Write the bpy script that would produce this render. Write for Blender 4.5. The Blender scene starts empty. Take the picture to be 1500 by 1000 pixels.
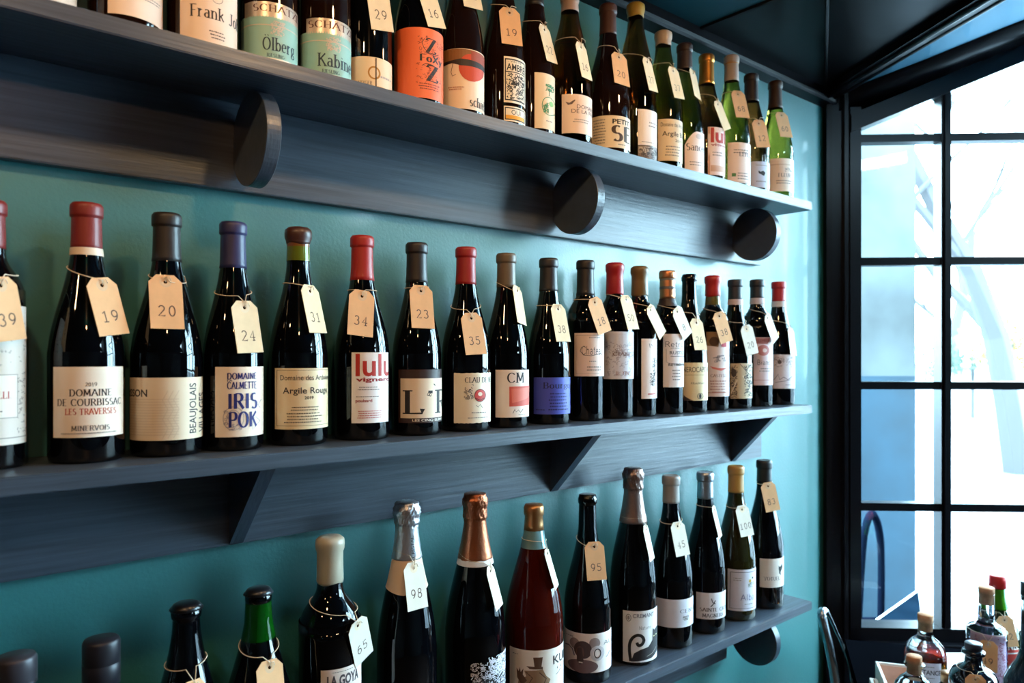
import bpy, bmesh, math, random
from mathutils import Vector, Matrix
random.seed(7)
sc = bpy.context.scene
C = sc.collection

# ------------------------------------------------------------------ camera, sky, lamps, exposure
F = 1080.0                      # focal length in pixels of the 1500 px wide picture
CAMZ = 1.5                      # camera height above the floor
HY = 518.0                      # horizon row
TH = math.atan(1275.0 / F)      # angle between the view direction and the shelf wall
CT, ST = math.cos(TH), math.sin(TH)
FWD = Vector((CT, ST, 0)); RGT = Vector((ST, -CT, 0)); UP = Vector((0, 0, 1))
cam = bpy.data.cameras.new('camera'); camo = bpy.data.objects.new('camera', cam); C.objects.link(camo)
cam.sensor_width = 36; cam.lens = F / 1500 * 36; cam.shift_y = (HY - 500) / 1500
cam.clip_start = 0.01; cam.clip_end = 200
camo.matrix_world = Matrix(((RGT.x, 0, -FWD.x, 0), (RGT.y, 0, -FWD.y, 0), (0, 1, 0, CAMZ), (0, 0, 0, 1)))
cam.dof.use_dof = True; cam.dof.focus_distance = 1.15; cam.dof.aperture_fstop = 5.0
sc.camera = camo
sc.view_settings.view_transform = 'Standard'; sc.view_settings.look = 'None'
sc.view_settings.gamma = 1; sc.view_settings.use_curve_mapping = False
sc.view_settings.exposure = 0.18

w = bpy.data.worlds.new('sky'); sc.world = w; w.use_nodes = True
nt = w.node_tree; bg = nt.nodes['Background']
tc = nt.nodes.new('ShaderNodeTexCoord'); nz = nt.nodes.new('ShaderNodeTexNoise'); nz.inputs['Scale'].default_value = 2.5
cr = nt.nodes.new('ShaderNodeValToRGB'); cr.color_ramp.elements[0].color = (.46, .78, 1, 1); cr.color_ramp.elements[1].color = (.64, .89, 1, 1)
nt.links.new(tc.outputs['Generated'], nz.inputs['Vector']); nt.links.new(nz.outputs['Fac'], cr.inputs['Fac'])
nt.links.new(cr.outputs['Color'], bg.inputs['Color']); bg.inputs['Strength'].default_value = 36.0

def lamp(x, y, z, power, col=(1, .62, .30), size=.03, spot=None, aim=None):
    l = bpy.data.lights.new('ceiling_lamp', 'SPOT' if spot else 'POINT'); l.energy = power; l.color = col; l.shadow_soft_size = size
    o = bpy.data.objects.new('ceiling_lamp', l); o.location = (x, y, z); C.objects.link(o)
    if spot:
        l.spot_size = math.radians(spot); l.spot_blend = .6
        o.rotation_euler = (Vector(aim) - Vector((x, y, z))).to_track_quat('-Z', 'Y').to_euler()
for lx, lp in ((-.75, 6), (-.1, 8), (.55, 8.5), (1.15, 7)):
    lamp(lx, .38, 2.17, lp, size=.025, spot=150, aim=(lx + .05, .85, 1.3))
lamp(-.1, -.45, 2.15, 7, col=(1, .52, .24), size=.03)

# ------------------------------------------------------------------ helpers
def lin(c):
    return tuple(((v / 255) / 12.92 if v / 255 <= .04045 else ((v / 255 + .055) / 1.055) ** 2.4) for v in c[:3]) + (1,)
_m = {}
def mat(name, col, rough=.5, metal=0, trans=0, ior=1.5, bump=0, bscale=(60, 60, 60), var=0, vscale=6, coat=0, spec=.5, emit=0, sheen=0):
    if name in _m: return _m[name]
    m = bpy.data.materials.new(name); m.use_nodes = True; n = m.node_tree; p = n.nodes['Principled BSDF']
    c = lin(col); p.inputs['Base Color'].default_value = c; p.inputs['Roughness'].default_value = rough
    p.inputs['Metallic'].default_value = metal; p.inputs['Transmission Weight'].default_value = trans
    p.inputs['IOR'].default_value = ior; p.inputs['Coat Weight'].default_value = coat; p.inputs['Coat Roughness'].default_value = .08
    p.inputs['Specular IOR Level'].default_value = spec
    if emit: p.inputs['Emission Color'].default_value = c; p.inputs['Emission Strength'].default_value = emit
    if bump or var:
        t = n.nodes.new('ShaderNodeTexCoord'); mp = n.nodes.new('ShaderNodeMapping'); mp.inputs['Scale'].default_value = bscale
        n.links.new(t.outputs['Object'], mp.inputs['Vector'])
    if bump:
        a = n.nodes.new('ShaderNodeTexNoise'); a.inputs['Scale'].default_value = 1; a.inputs['Detail'].default_value = 4
        b = n.nodes.new('ShaderNodeBump'); b.inputs['Strength'].default_value = bump; b.inputs['Distance'].default_value = .001
        n.links.new(mp.outputs[0], a.inputs['Vector']); n.links.new(a.outputs['Fac'], b.inputs['Height']); n.links.new(b.outputs[0], p.inputs['Normal'])
    if var:
        a2 = n.nodes.new('ShaderNodeTexNoise'); a2.inputs['Scale'].default_value = vscale; a2.inputs['Detail'].default_value = 5
        n.links.new(mp.outputs[0] if vscale == 1 else t.outputs['Object'], a2.inputs['Vector'])
        r = n.nodes.new('ShaderNodeValToRGB'); r.color_ramp.elements[0].position = .3; r.color_ramp.elements[1].position = .7
        r.color_ramp.elements[0].color = tuple(v * (1 - var) for v in c[:3]) + (1,); r.color_ramp.elements[1].color = tuple(min(1, v * (1 + var)) for v in c[:3]) + (1,)
        n.links.new(a2.outputs['Fac'], r.inputs['Fac']); n.links.new(r.outputs[0], p.inputs['Base Color'])
    _m[name] = m; return m
def cmat(col, rough=.55, metal=0, coat=0, bump=0):
    return mat('paint_%02x%02x%02x_%d_%d_%d' % (*col, int(rough * 100), int(metal * 10), int(bump * 10)), col, rough, metal, coat=coat, bump=bump, bscale=(250, 250, 250))

def obj(name, data, parent=None, kind=None, **k):
    if isinstance(data, bmesh.types.BMesh):
        me = bpy.data.meshes.new(name); data.to_mesh(me); data.free()
    else: me = data
    o = bpy.data.objects.new(name, me); C.objects.link(o)
    if parent: o.parent = parent
    if kind: o['kind'] = kind
    for a, b in k.items(): o[a] = b
    return o
def setm(o, m, smooth=False):
    o.data.materials.clear(); o.data.materials.append(m)
    if smooth:
        for p in o.data.polygons: p.use_smooth = True
    return o
def thing(name, loc, label, cat, group=None, rz=0):
    o = bpy.data.objects.new(name, None); C.objects.link(o); o.empty_display_size = .05
    o.location = loc; o.rotation_euler = (0, 0, rz); o['label'] = label; o['category'] = cat
    if group: o['group'] = group
    return o
def prism(pts, z0, z1, axis='z', bm=None):
    """extrude a polygon; axis z: pts (x,y); axis x: pts (y,z) from x=z0..z1; axis y: pts (x,z)"""
    bm = bm or bmesh.new()
    f = {'z': lambda a, b, c: (a, b, c), 'x': lambda a, b, c: (c, a, b), 'y': lambda a, b, c: (a, c, b)}[axis]
    A = [bm.verts.new(f(p[0], p[1], z0)) for p in pts]; B = [bm.verts.new(f(p[0], p[1], z1)) for p in pts]
    n = len(pts); bm.faces.new(A[::-1]); bm.faces.new(B)
    for i in range(n): bm.faces.new((A[i], A[(i + 1) % n], B[(i + 1) % n], B[i]))
    bmesh.ops.recalc_face_normals(bm, faces=bm.faces)
    return bm
def box(x0, x1, y0, y1, z0, z1, bm=None, bev=0):
    b = prism([(x0, y0), (x1, y0), (x1, y1), (x0, y1)], z0, z1, bm=bmesh.new())
    if bev: bmesh.ops.bevel(b, geom=b.edges[:], offset=bev, segments=2, affect='EDGES')
    if bm is None: return b
    me = bpy.data.meshes.new('t'); b.to_mesh(me); b.free(); bm.from_mesh(me); bpy.data.meshes.remove(me); return bm
def lathe(prof, n=40, bm=None, cx=0, cy=0):
    bm = bm or bmesh.new(); rings = []
    for r, z in prof:
        if r < 1e-6: rings.append([bm.verts.new((cx, cy, z))])
        else: rings.append([bm.verts.new((cx + r * math.cos(2 * math.pi * i / n), cy + r * math.sin(2 * math.pi * i / n), z)) for i in range(n)])
    for a, b in zip(rings, rings[1:]):
        for i in range(n):
            j = (i + 1) % n
            if len(a) == 1: bm.faces.new((a[0], b[j], b[i])) if len(b) > 1 else None
            elif len(b) == 1: bm.faces.new((a[i], a[j], b[0]))
            else: bm.faces.new((a[i], a[j], b[j], b[i]))
    bmesh.ops.recalc_face_normals(bm, faces=bm.faces)
    return bm
def tube(pts, r, n=8, bm=None, closed=False):
    bm = bm or bmesh.new(); pts = [Vector(p) for p in pts]; N = len(pts); rings = []
    up = Vector((.13, .27, 1)).normalized()
    for i, p in enumerate(pts):
        if closed: t = pts[(i + 1) % N] - pts[i - 1]
        else: t = pts[min(i + 1, N - 1)] - pts[max(i - 1, 0)]
        t.normalize(); a = t.cross(up)
        if a.length < .05: a = t.cross(Vector((1, 0, 0)))
        a.normalize(); b = t.cross(a); rr = r[i] if isinstance(r, (list, tuple)) else r
        rings.append([bm.verts.new(p + rr * (math.cos(2 * math.pi * k / n) * a + math.sin(2 * math.pi * k / n) * b)) for k in range(n)])
    m = N if closed else N - 1
    for i in range(m):
        A, B = rings[i], rings[(i + 1) % N]
        for k in range(n): bm.faces.new((A[k], A[(k + 1) % n], B[(k + 1) % n], B[k]))
    if not closed: bm.faces.new(rings[0][::-1]); bm.faces.new(rings[-1])
    bmesh.ops.recalc_face_normals(bm, faces=bm.faces)
    return bm
def smooth_pts(pts, k=6):
    out = []; P = [Vector(p) for p in pts]
    for i in range(len(P) - 1):
        a, b, c, d = P[max(i - 1, 0)], P[i], P[i + 1], P[min(i + 2, len(P) - 1)]
        for j in range(k):
            t = j / k; out.append(.5 * ((2 * b) + (c - a) * t + (2 * a - 5 * b + 4 * c - d) * t * t + (3 * b - a - 3 * c + d) * t ** 3))
    out.append(P[-1]); return out
def proj(p): Z = p.dot(FWD); return 750 + F * p.dot(RGT) / Z, HY - F * (p.z - CAMZ) / Z
def pix(px, py, Z):             # a point seen at a pixel of the photograph, Z metres in front of the camera
    return RGT * ((px - 750) / F * Z) + FWD * Z + UP * (CAMZ + (HY - py) / F * Z)

# ------------------------------------------------------------------ materials
M_wall = mat('teal_wall_paint', (38, 114, 118), .46, spec=1.0, coat=.2, bump=.35, bscale=(220, 220, 220), var=.05, vscale=3)
M_shelf = mat('slate_blue_wood_paint', (58, 68, 82), .40, spec=.7, bump=.5, bscale=(7, 190, 190), var=.30, vscale=1)
M_grain_v = mat('slate_blue_edge_grain', (58, 68, 82), .36, spec=.7, bump=.5, bscale=(260, 60, 60), var=.12, vscale=1)
M_dark = mat('black_brown_gloss_paint', (12, 9, 10), .30, bump=.15, bscale=(30, 30, 30), spec=.16)
M_darkblue = mat('dark_navy_frame_paint', (9, 9, 15), .32, bump=.15, bscale=(30, 30, 30), spec=.2)
M_ceil = mat('teal_ceiling_paint', (18, 74, 88), .5, var=.05, spec=.2)
M_ceilreflect = mat('bay_ceiling_reflection', (96, 160, 190), .55, var=.03)  # reflected window light put into the bay ceiling colour
M_soffit = mat('dark_glossy_soffit', (9, 7, 9), .30, var=.15, vscale=4, spec=.08)
M_floor = mat('brown_floor_boards', (70, 50, 38), .4, bump=.4, bscale=(5, 60, 60), var=.2, vscale=1)
M_plain = mat('dim_room_paint', (46, 52, 54), .6, var=.05)
M_string = mat('cream_cotton_string', (222, 205, 180), .9)
M_tan = mat('tan_tag_card', (226, 176, 128), .75, var=.05, vscale=60)
M_tan_lit = mat('manila_tag_lit', (226, 202, 164), .75, var=.05, vscale=60)  # same manila card, lightened for the daylight falling on it
M_tan_daylit = mat('manila_tag_daylit', (220, 212, 198), .75, var=.03, vscale=60)  # manila card again, whitened with window light painted in
M_ink = mat('grey_stamp_ink', (92, 74, 66), .8)
M_black = mat('black_wine_glass', (4, 5, 8), .03, spec=.45)
M_brownblk = mat('brown_black_glass', (24, 11, 7), .03, spec=.5)
M_rose = mat('deep_rose_wine_glass', (70, 16, 8), .02, trans=.35, ior=1.38)
M_green = mat('green_wine_glass', (142, 142, 48), .0, trans=1, ior=1.36)
M_olive = mat('olive_wine_glass', (116, 104, 42), .0, trans=1, ior=1.36)
M_amber = mat('amber_brown_wine_glass', (108, 66, 27), .0, trans=1, ior=1.36)
M_clear = mat('clear_glass', (236, 244, 246), .0, trans=1, ior=1.4)
M_emerald = mat('emerald_glass', (16, 96, 22), .02, trans=.6, ior=1.4)
M_amberliq = mat('orange_spirit', (244, 126, 44), .0, trans=1, ior=1.33)
M_cork = mat('cork', (196, 142, 104), .85, bump=.6, bscale=(400, 400, 400), var=.15, vscale=120)
M_wood_in = mat('pinkish_wood', (214, 160, 140), .7, var=.1, vscale=30)
M_boxwhite = mat('white_painted_wood', (226, 226, 222), .6)
M_metal = mat('brushed_steel', (170, 178, 186), .25, metal=1)

# ------------------------------------------------------------------ room
WY = 1.03        # wall face
YF = .877        # shelf front
RY = 1.012       # rail front
SE = 1.6786      # shelf end
CEIL = CAMZ + .7365
CX = 2.0417      # corner where the shelf wall meets the bay window
wd = (RGT - .055 * FWD).normalized(); wn = Vector((-wd.y, wd.x, 0))     # window direction, outward normal
if wn.dot(FWD) < 0: wn = -wn
CORNER = Vector((CX, WY, 0))
WEND = CORNER + wd * 1.30
ZH0, SL = CAMZ + .628, .40
def struct(name, bm, m, parent=None, smooth=False):
    o = obj(name, bm, parent, None if parent else 'structure'); setm(o, m, smooth); return o
struct('wall_back', box(-2.6, CX + .12, WY, WY + .12, 0, CEIL + .3), M_wall)
RX = WEND.x
struct('floor', prism([(-2.6, -3.2), (RX, -3.2), (RX, WEND.y), (CX + .05, WY + .05), (-2.6, WY + .05)], -.1, 0), M_floor)
struct('wall_left', box(-2.72, -2.6, -3.2, WY + .12, 0, CEIL + .3), M_plain)
struct('wall_front', box(-2.72, RX + .1, -3.32, -3.2, 0, CEIL + .3), M_plain)
# ceiling: teal part, dark panelled part, higher bay roof
Q = Vector((1.33, -.14, 0)); seam = 1.402
L1 = Vector((CX, WY, 0))
struct('ceiling', prism([(-2.6, -3.2), (seam, -3.2), (seam, WY), (-2.6, WY)], CEIL, CEIL + .05), M_ceil)
darkc = [(seam, WY), (CX, WY), (Q.x + .10, Q.y), (RX, Q.y), (RX, -3.2), (seam, -3.2)]
struct('ceiling_soffit', prism([(seam, WY), (CX, WY), (1.74 + .02, .5366), (seam, -.02)], CEIL - .001, CEIL + .049), M_soffit)
CH = 2.95
struct('ceiling_front', prism([(seam, -.02), (1.36, -.14), (1.9, -.14), (1.9, -3.2), (seam, -3.2)], CEIL, CEIL + .05), M_soffit)
struct('ceiling_high', box(1.9, RX + .1, -3.2, -.14, CH, CH + .05), M_soffit)
struct('wall_riser', box(1.88, 1.9, -3.2, -.14, CEIL + .05, CH), M_soffit)
struct('wall_riser_bay', box(1.88, RX + .1, -.16, -.14, CEIL + .05, CH), M_soffit)
# seam bead between the dark ceiling panels
pA = pix(1209, 150, 2.09); pB = pix(1213, -60, 1.375)
bm = tube([(pA.x, pA.y, CEIL - .003), (pB.x, pB.y, CEIL - .003)], .004, 6); struct('trim_1', bm, M_soffit)
bm = tube([(1.402, WY - .03, CEIL), (1.402, -1.2, CEIL)], .006, 6); struct('trim_2', bm, M_darkblue)
# cornice along the wall top
bm = bmesh.new()
prism([(WY, CAMZ + .700), (WY - .030, CAMZ + .704), (WY - .034, CAMZ + .709), (WY - .036, CAMZ + .716), (WY - .036, CEIL), (WY, CEIL)], -2.6, CX + .02, 'x', bm)
struct('trim_3', bm, M_darkblue)
# beam along the bay opening
bdir = (Vector((1.74, .5366, 0)) - L1).normalized(); bn = Vector((bdir.y, -bdir.x, 0))
if bn.dot(RGT) < 0: bn = -bn
A0 = L1 + bdir * -.02; A1 = L1 + bdir * 1.40
bm = prism([(A0 - bn * .035)[:2], (A0 + bn * .012)[:2], (A1 + bn * .012)[:2], (A1 - bn * .055)[:2]], CEIL - .018, CEIL + .12)
struct('trim_4', bm, M_dark)
bm = tube([Vector((*(A0 - bn * .02)[:2], CEIL - .020)), Vector((*(A1 - bn * .036)[:2], CEIL - .020))], .007, 8)
tube([Vector((*(A0 + bn * .010)[:2], CEIL - .016)), Vector((*(A1 + bn * .010)[:2], CEIL - .016))], .006, 8, bm)
struct('trim_5', bm, M_darkblue, smooth=True)

# ---- bay window 1, in its own frame: t along, d outward, z up
def W(t, d, z): return CORNER + wd * t + wn * d + UP * z
def wt(px, py=500):             # distance along the window of a pixel column
    k = (px - 750) / F
    # solve (C + t wd).RGT = k (C + t wd).FWD
    return (k * CORNER.dot(FWD) - CORNER.dot(RGT)) / (wd.dot(RGT) - k * wd.dot(FWD))
def wz(px, py):
    return CAMZ + (HY - py) / F * (CORNER + wd * wt(px)).dot(FWD)
def wprism(pts, d0, d1, bm=None):   # polygon in (t,z), thickness d0..d1
    bm = bm or bmesh.new()
    A = [bm.verts.new(W(p[0], d0, p[1])) for p in pts]; B = [bm.verts.new(W(p[0], d1, p[1])) for p in pts]; n = len(pts)
    fs = [bm.faces.new(A), bm.faces.new(B[::-1])] + [bm.faces.new((A[i], B[i], B[(i + 1) % n], A[(i + 1) % n])) for i in range(n)]
    bmesh.ops.recalc_face_normals(bm, faces=fs); return bm
def wrect(t0, t1, z0, z1, d0, d1, bm=None): return wprism([(t0, z0), (t1, z0), (t1, z1), (t0, z1)], d0, d1, bm)
t_l = wt(1257); zb = wz(1380, 917)
zh_a = wz(1257, 191); zh_b = wz(1500, 92); SL = (zh_b - zh_a) / (wt(1500) - t_l)
def zhead(t): return zh_a + SL * (t - t_l)
TE = 1.30
win = bpy.data.objects.new('window_1', None); C.objects.link(win); win['kind'] = 'structure'
bm = bmesh.new()
wrect(wt(1241), t_l, 0.60, zhead(t_l) + .06, -.022, .045, bm)                       # left stile
wrect(TE - .05, TE, 0.60, zhead(TE) + .02, -.022, .045, bm)
wprism([(wt(1241), zhead(wt(1241)) - .0), (wt(1241), zhead(wt(1241)) + .05), (TE, zhead(TE) + .05), (TE, zhead(TE))], -.03, .045, bm)
wrect(wt(1241), TE, wz(1380, 936), zb, -.022, .045, bm)
struct('window_frame', bm, M_darkblue, win)
cols = [wt(1383)]; step = .262
tt = [t_l] + [wt(1383) + step * i for i in range(4)] + [TE - .05]
bars = [wz(1380, y) for y in (742.5, 564.5, 382.5, 202)]
dz = bars[3] - bars[2]
for t in tt[1:-1]:
    b = wrect(t - .0135, t + .0135, zb, zhead(t) + .01, -.012, .032)
    wrect(t - .006, t + .006, zb, zhead(t) + .01, -.018, -.012, b)
    struct('mullion', b, M_darkblue, win)
allb = bars + [bars[3] + dz]
for z in allb:
    ts = t_l if zhead(t_l) > z else t_l + (z - zh_a) / SL
    struct('glazing_bar', wrect(ts, TE - .05, z - .011, z + .011, -.008, .028), M_darkblue, win)
gm = bpy.data.materials.new('window_glass'); gm.use_nodes = True; n = gm.node_tree; n.nodes.clear()
o_ = n.nodes.new('ShaderNodeOutputMaterial'); mx = n.nodes.new('ShaderNodeMixShader'); tr = n.nodes.new('ShaderNodeBsdfTransparent'); gl = n.nodes.new('ShaderNodeBsdfGlossy'); fr = n.nodes.new('ShaderNodeFresnel')
gl.inputs['Roughness'].default_value = .01; fr.inputs['IOR'].default_value = 1.45; tr.inputs['Color'].default_value = (.95, .98, .98, 1)
ge = n.nodes.new('ShaderNodeNewGeometry'); mt_ = n.nodes.new('ShaderNodeMath'); mt_.operation = 'SUBTRACT'; mt_.inputs[0].default_value = 1; n.links.new(ge.outputs['Backfacing'], mt_.inputs[1])
fr.inputs['IOR'].default_value = 1.45; fx = n.nodes.new('ShaderNodeMath'); fx.operation = 'MULTIPLY'; n.links.new(fr.outputs[0], fx.inputs[0]); n.links.new(mt_.outputs[0], fx.inputs[1])
n.links.new(fx.outputs[0], mx.inputs[0]); n.links.new(tr.outputs[0], mx.inputs[1]); n.links.new(gl.outputs[0], mx.inputs[2]); n.links.new(mx.outputs[0], o_.inputs[0])
zl = [zb] + allb
for a, b in zip(tt, tt[1:]):
    for i, z0 in enumerate(zl):
        z1 = zl[i + 1] if i + 1 < len(zl) else 9
        za, zc = min(z1, zhead(a)), min(z1, zhead(b))
        if zc <= z0 + .01: continue
        if za <= z0: ts = a + (z0 - zhead(a)) / SL; pts = [(ts, z0), (b, z0), (b, zc)]
        elif zc >= z1 > zhead(a): tm = a + (z1 - zhead(a)) / SL; pts = [(a, z0), (b, z0), (b, z1), (min(tm, b), z1), (a, za)]
        else: pts = [(a, z0), (b, z0), (b, zc), (a, za)]
        struct('pane', wprism(pts, .008, .012), gm, win)
# corner post with its mouldings
post = bpy.data.objects.new('trim_6', None); C.objects.link(post); post['kind'] = 'structure'
for (x0, x1, d0, d1) in ((1205, 1213, -.030, .05), (1213, 1231, -.018, .05), (1231, 1237, -.030, .05), (1237, 1242, -.010, .05)):
    struct('moulding', wrect(wt(x0), wt(x1), 0, CEIL + .02, d0, d1), M_darkblue if x0 > 1210 else M_dark, post)
struct('wall_bay_apron', wrect(0, TE, 0, wz(1380, 936), -.005, .08), M_darkblue)
bm = wrect(wt(1241), TE, wz(1380, 944), wz(1380, 936), -.05, .02)
wrect(wt(1241), TE, wz(1380, 962), wz(1380, 958), -.05, .02, bm)
wrect(wt(1241) + .01, TE, wz(1380, 958), wz(1380, 944), -.034, .02, bm)
struct('trim_7', bm, M_darkblue)
# head board over the window; reflected daylight painted as pale bay roof behind it
bay = bpy.data.objects.new('ceiling_bay', None); C.objects.link(bay); bay['kind'] = 'structure'
def face(name, pts, m, thick=.02):
    b = bmesh.new(); vs = [b.verts.new(p) for p in pts]; f = b.faces.new(vs)
    nrm = f.normal.copy() if f.normal.length else Vector((0, 0, 1)); f.normal_update(); nrm = f.normal
    if nrm.z < 0: nrm = -nrm
    top = [b.verts.new(Vector(p) + nrm * thick) for p in pts]; b.faces.new(top[::-1])
    k = len(pts)
    for i in range(k): b.faces.new((vs[i], vs[(i + 1) % k], top[(i + 1) % k], top[i]))
    bmesh.ops.recalc_face_normals(b, faces=b.faces); return struct(name, b, m, bay)
H0 = W(0, 0, zhead(0) + .04); H1 = W(TE, 0, zhead(TE) + .04)
def Lp(k): p = A0 + bdir * k; return Vector((p.x, p.y, CEIL + .10))
def mixp(a, b, t): return a.lerp(b, t)
K = 1.40
def sheet(name, A, Bp, m, up_):
    b = bmesh.new(); g = [[b.verts.new(p + UP * h) for p in row] for row in (A, Bp) for h in (0, up_)]
    a0, a1, b0, b1 = g; n = len(A)
    for i in range(n - 1):
        b.faces.new((a0[i], a0[i + 1], b0[i + 1], b0[i])); b.faces.new((a1[i], b1[i], b1[i + 1], a1[i + 1]))
        b.faces.new((a0[i], a1[i], a1[i + 1], a0[i + 1])); b.faces.new((b0[i], b0[i + 1], b1[i + 1], b1[i]))
    bmesh.ops.recalc_face_normals(b, faces=b.faces); return struct(name, b, m, bay, True)
NN = 12
HR = [H0.lerp(H1, i / NN) for i in range(NN + 1)]; LR = [Lp(i / NN * K) for i in range(NN + 1)]
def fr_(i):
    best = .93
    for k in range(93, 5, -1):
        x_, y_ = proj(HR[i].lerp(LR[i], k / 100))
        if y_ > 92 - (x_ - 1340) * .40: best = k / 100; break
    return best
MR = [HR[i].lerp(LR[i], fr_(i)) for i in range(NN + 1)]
sheet('head_board', HR, [m - UP * .004 for m in MR], M_darkblue, .015)
sheet('reflection_panel', MR, LR, M_ceilreflect, .03)  # pale area shaped to the reflected patch of daylight
face('reflection_panel', [H1, Lp(K), Vector((RX + .05, -.14, CEIL + .10))], M_ceilreflect)
face('roof_dark_strip', [H0.lerp(H1, .62) - UP * .02, H0.lerp(H1, .72) - UP * .02, Lp(.72) - UP * .02, Lp(.60) - UP * .02], M_darkblue, .012)  # dark strip added across the painted bright patch
# second, straight shop window beyond the frame
w2 = bpy.data.objects.new('window_2', None); C.objects.link(w2); w2['kind'] = 'structure'
bm = bmesh.new()
box(RX, RX + .08, -3.2, WEND.y, 0, .62, bm); box(RX, RX + .08, -3.2, -1.15, .6, CH, bm); box(RX, RX + .08, -3.2, WEND.y, CH - .08, CH + .1, bm)
for k in range(6): y = WEND.y - .02 - k * .66; box(RX, RX + .06, y - .02, y + .02, .6, CH, bm)
for z in (1.03, 1.39, 1.75, 2.11, 2.47): box(RX + .01, RX + .05, -3.2, WEND.y, z - .012, z + .012, bm)
struct('window_frame', bm, M_darkblue, w2)
struct('pane', box(RX + .028, RX + .032, -3.2, WEND.y, .62, CH - .08), gm, w2)

# ------------------------------------------------------------------ shelves
ZS = {1: CAMZ + .361, 2: CAMZ - .1218, 3: CAMZ - .589}
TK = .0195
def shelf(row, label, rail_end, kind):
    z = ZS[row]
    t = thing('wall_shelf', (-.9, WY, z - TK), label, 'shelf'); ox, oy, oz = -.9, WY, z - TK
    b = box(-1.35 - ox, SE - ox, YF - oy, WY - oy, 0, TK, bev=.0012); o = setm(obj('shelf_board', b, t), M_shelf)
    b = box(-1.35 - ox, rail_end - ox, RY - oy, WY - oy, -.1185, 0, bev=.0012); setm(obj('wall_rail', b, t), M_shelf)
    for s in (-.235, .360, .958, 1.553):
        if row == 3 and s < 1: continue
        if kind == 'disc':
            R = .061; cy = .957; cz = -R
            pts = []
            for k in range(64):
                a = 2 * math.pi * k / 64; y = cy + R * math.cos(a); zz = cz + R * math.sin(a)
                pts.append((min(y, RY) - oy, min(zz, 0)))
            clean = [p for i, p in enumerate(pts) if i == 0 or (abs(p[0] - pts[i - 1][0]) + abs(p[1] - pts[i - 1][1])) > 1e-6]
            b = prism(clean, s - ox, s + .019 - ox, 'x'); bmesh.ops.bevel(b, geom=[e for e in b.edges if abs(e.verts[0].co.x - e.verts[1].co.x) < 1e-6], offset=.0006, segments=1, affect='EDGES')
            setm(obj('disc_bracket', b, t), M_grain_v)
        else:
            pts = [(.8975 - oy, 0), (RY - oy, 0), (RY - oy, -.118)]
            b = prism(pts, s - .006 - ox, s + .013 - ox, 'x'); setm(obj('triangle_bracket', b, t), M_grain_v)
    return t
shelf(1, 'slate blue top shelf on round disc brackets, white and riesling bottles on it', 1.6825, 'disc')
shelf(2, 'slate blue middle shelf on triangular brackets holding the red wines', 1.6825, 'tri')
shelf(3, 'slate blue lowest shelf holding the magnums, one round bracket below its end', 1.53, 'disc')

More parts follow.
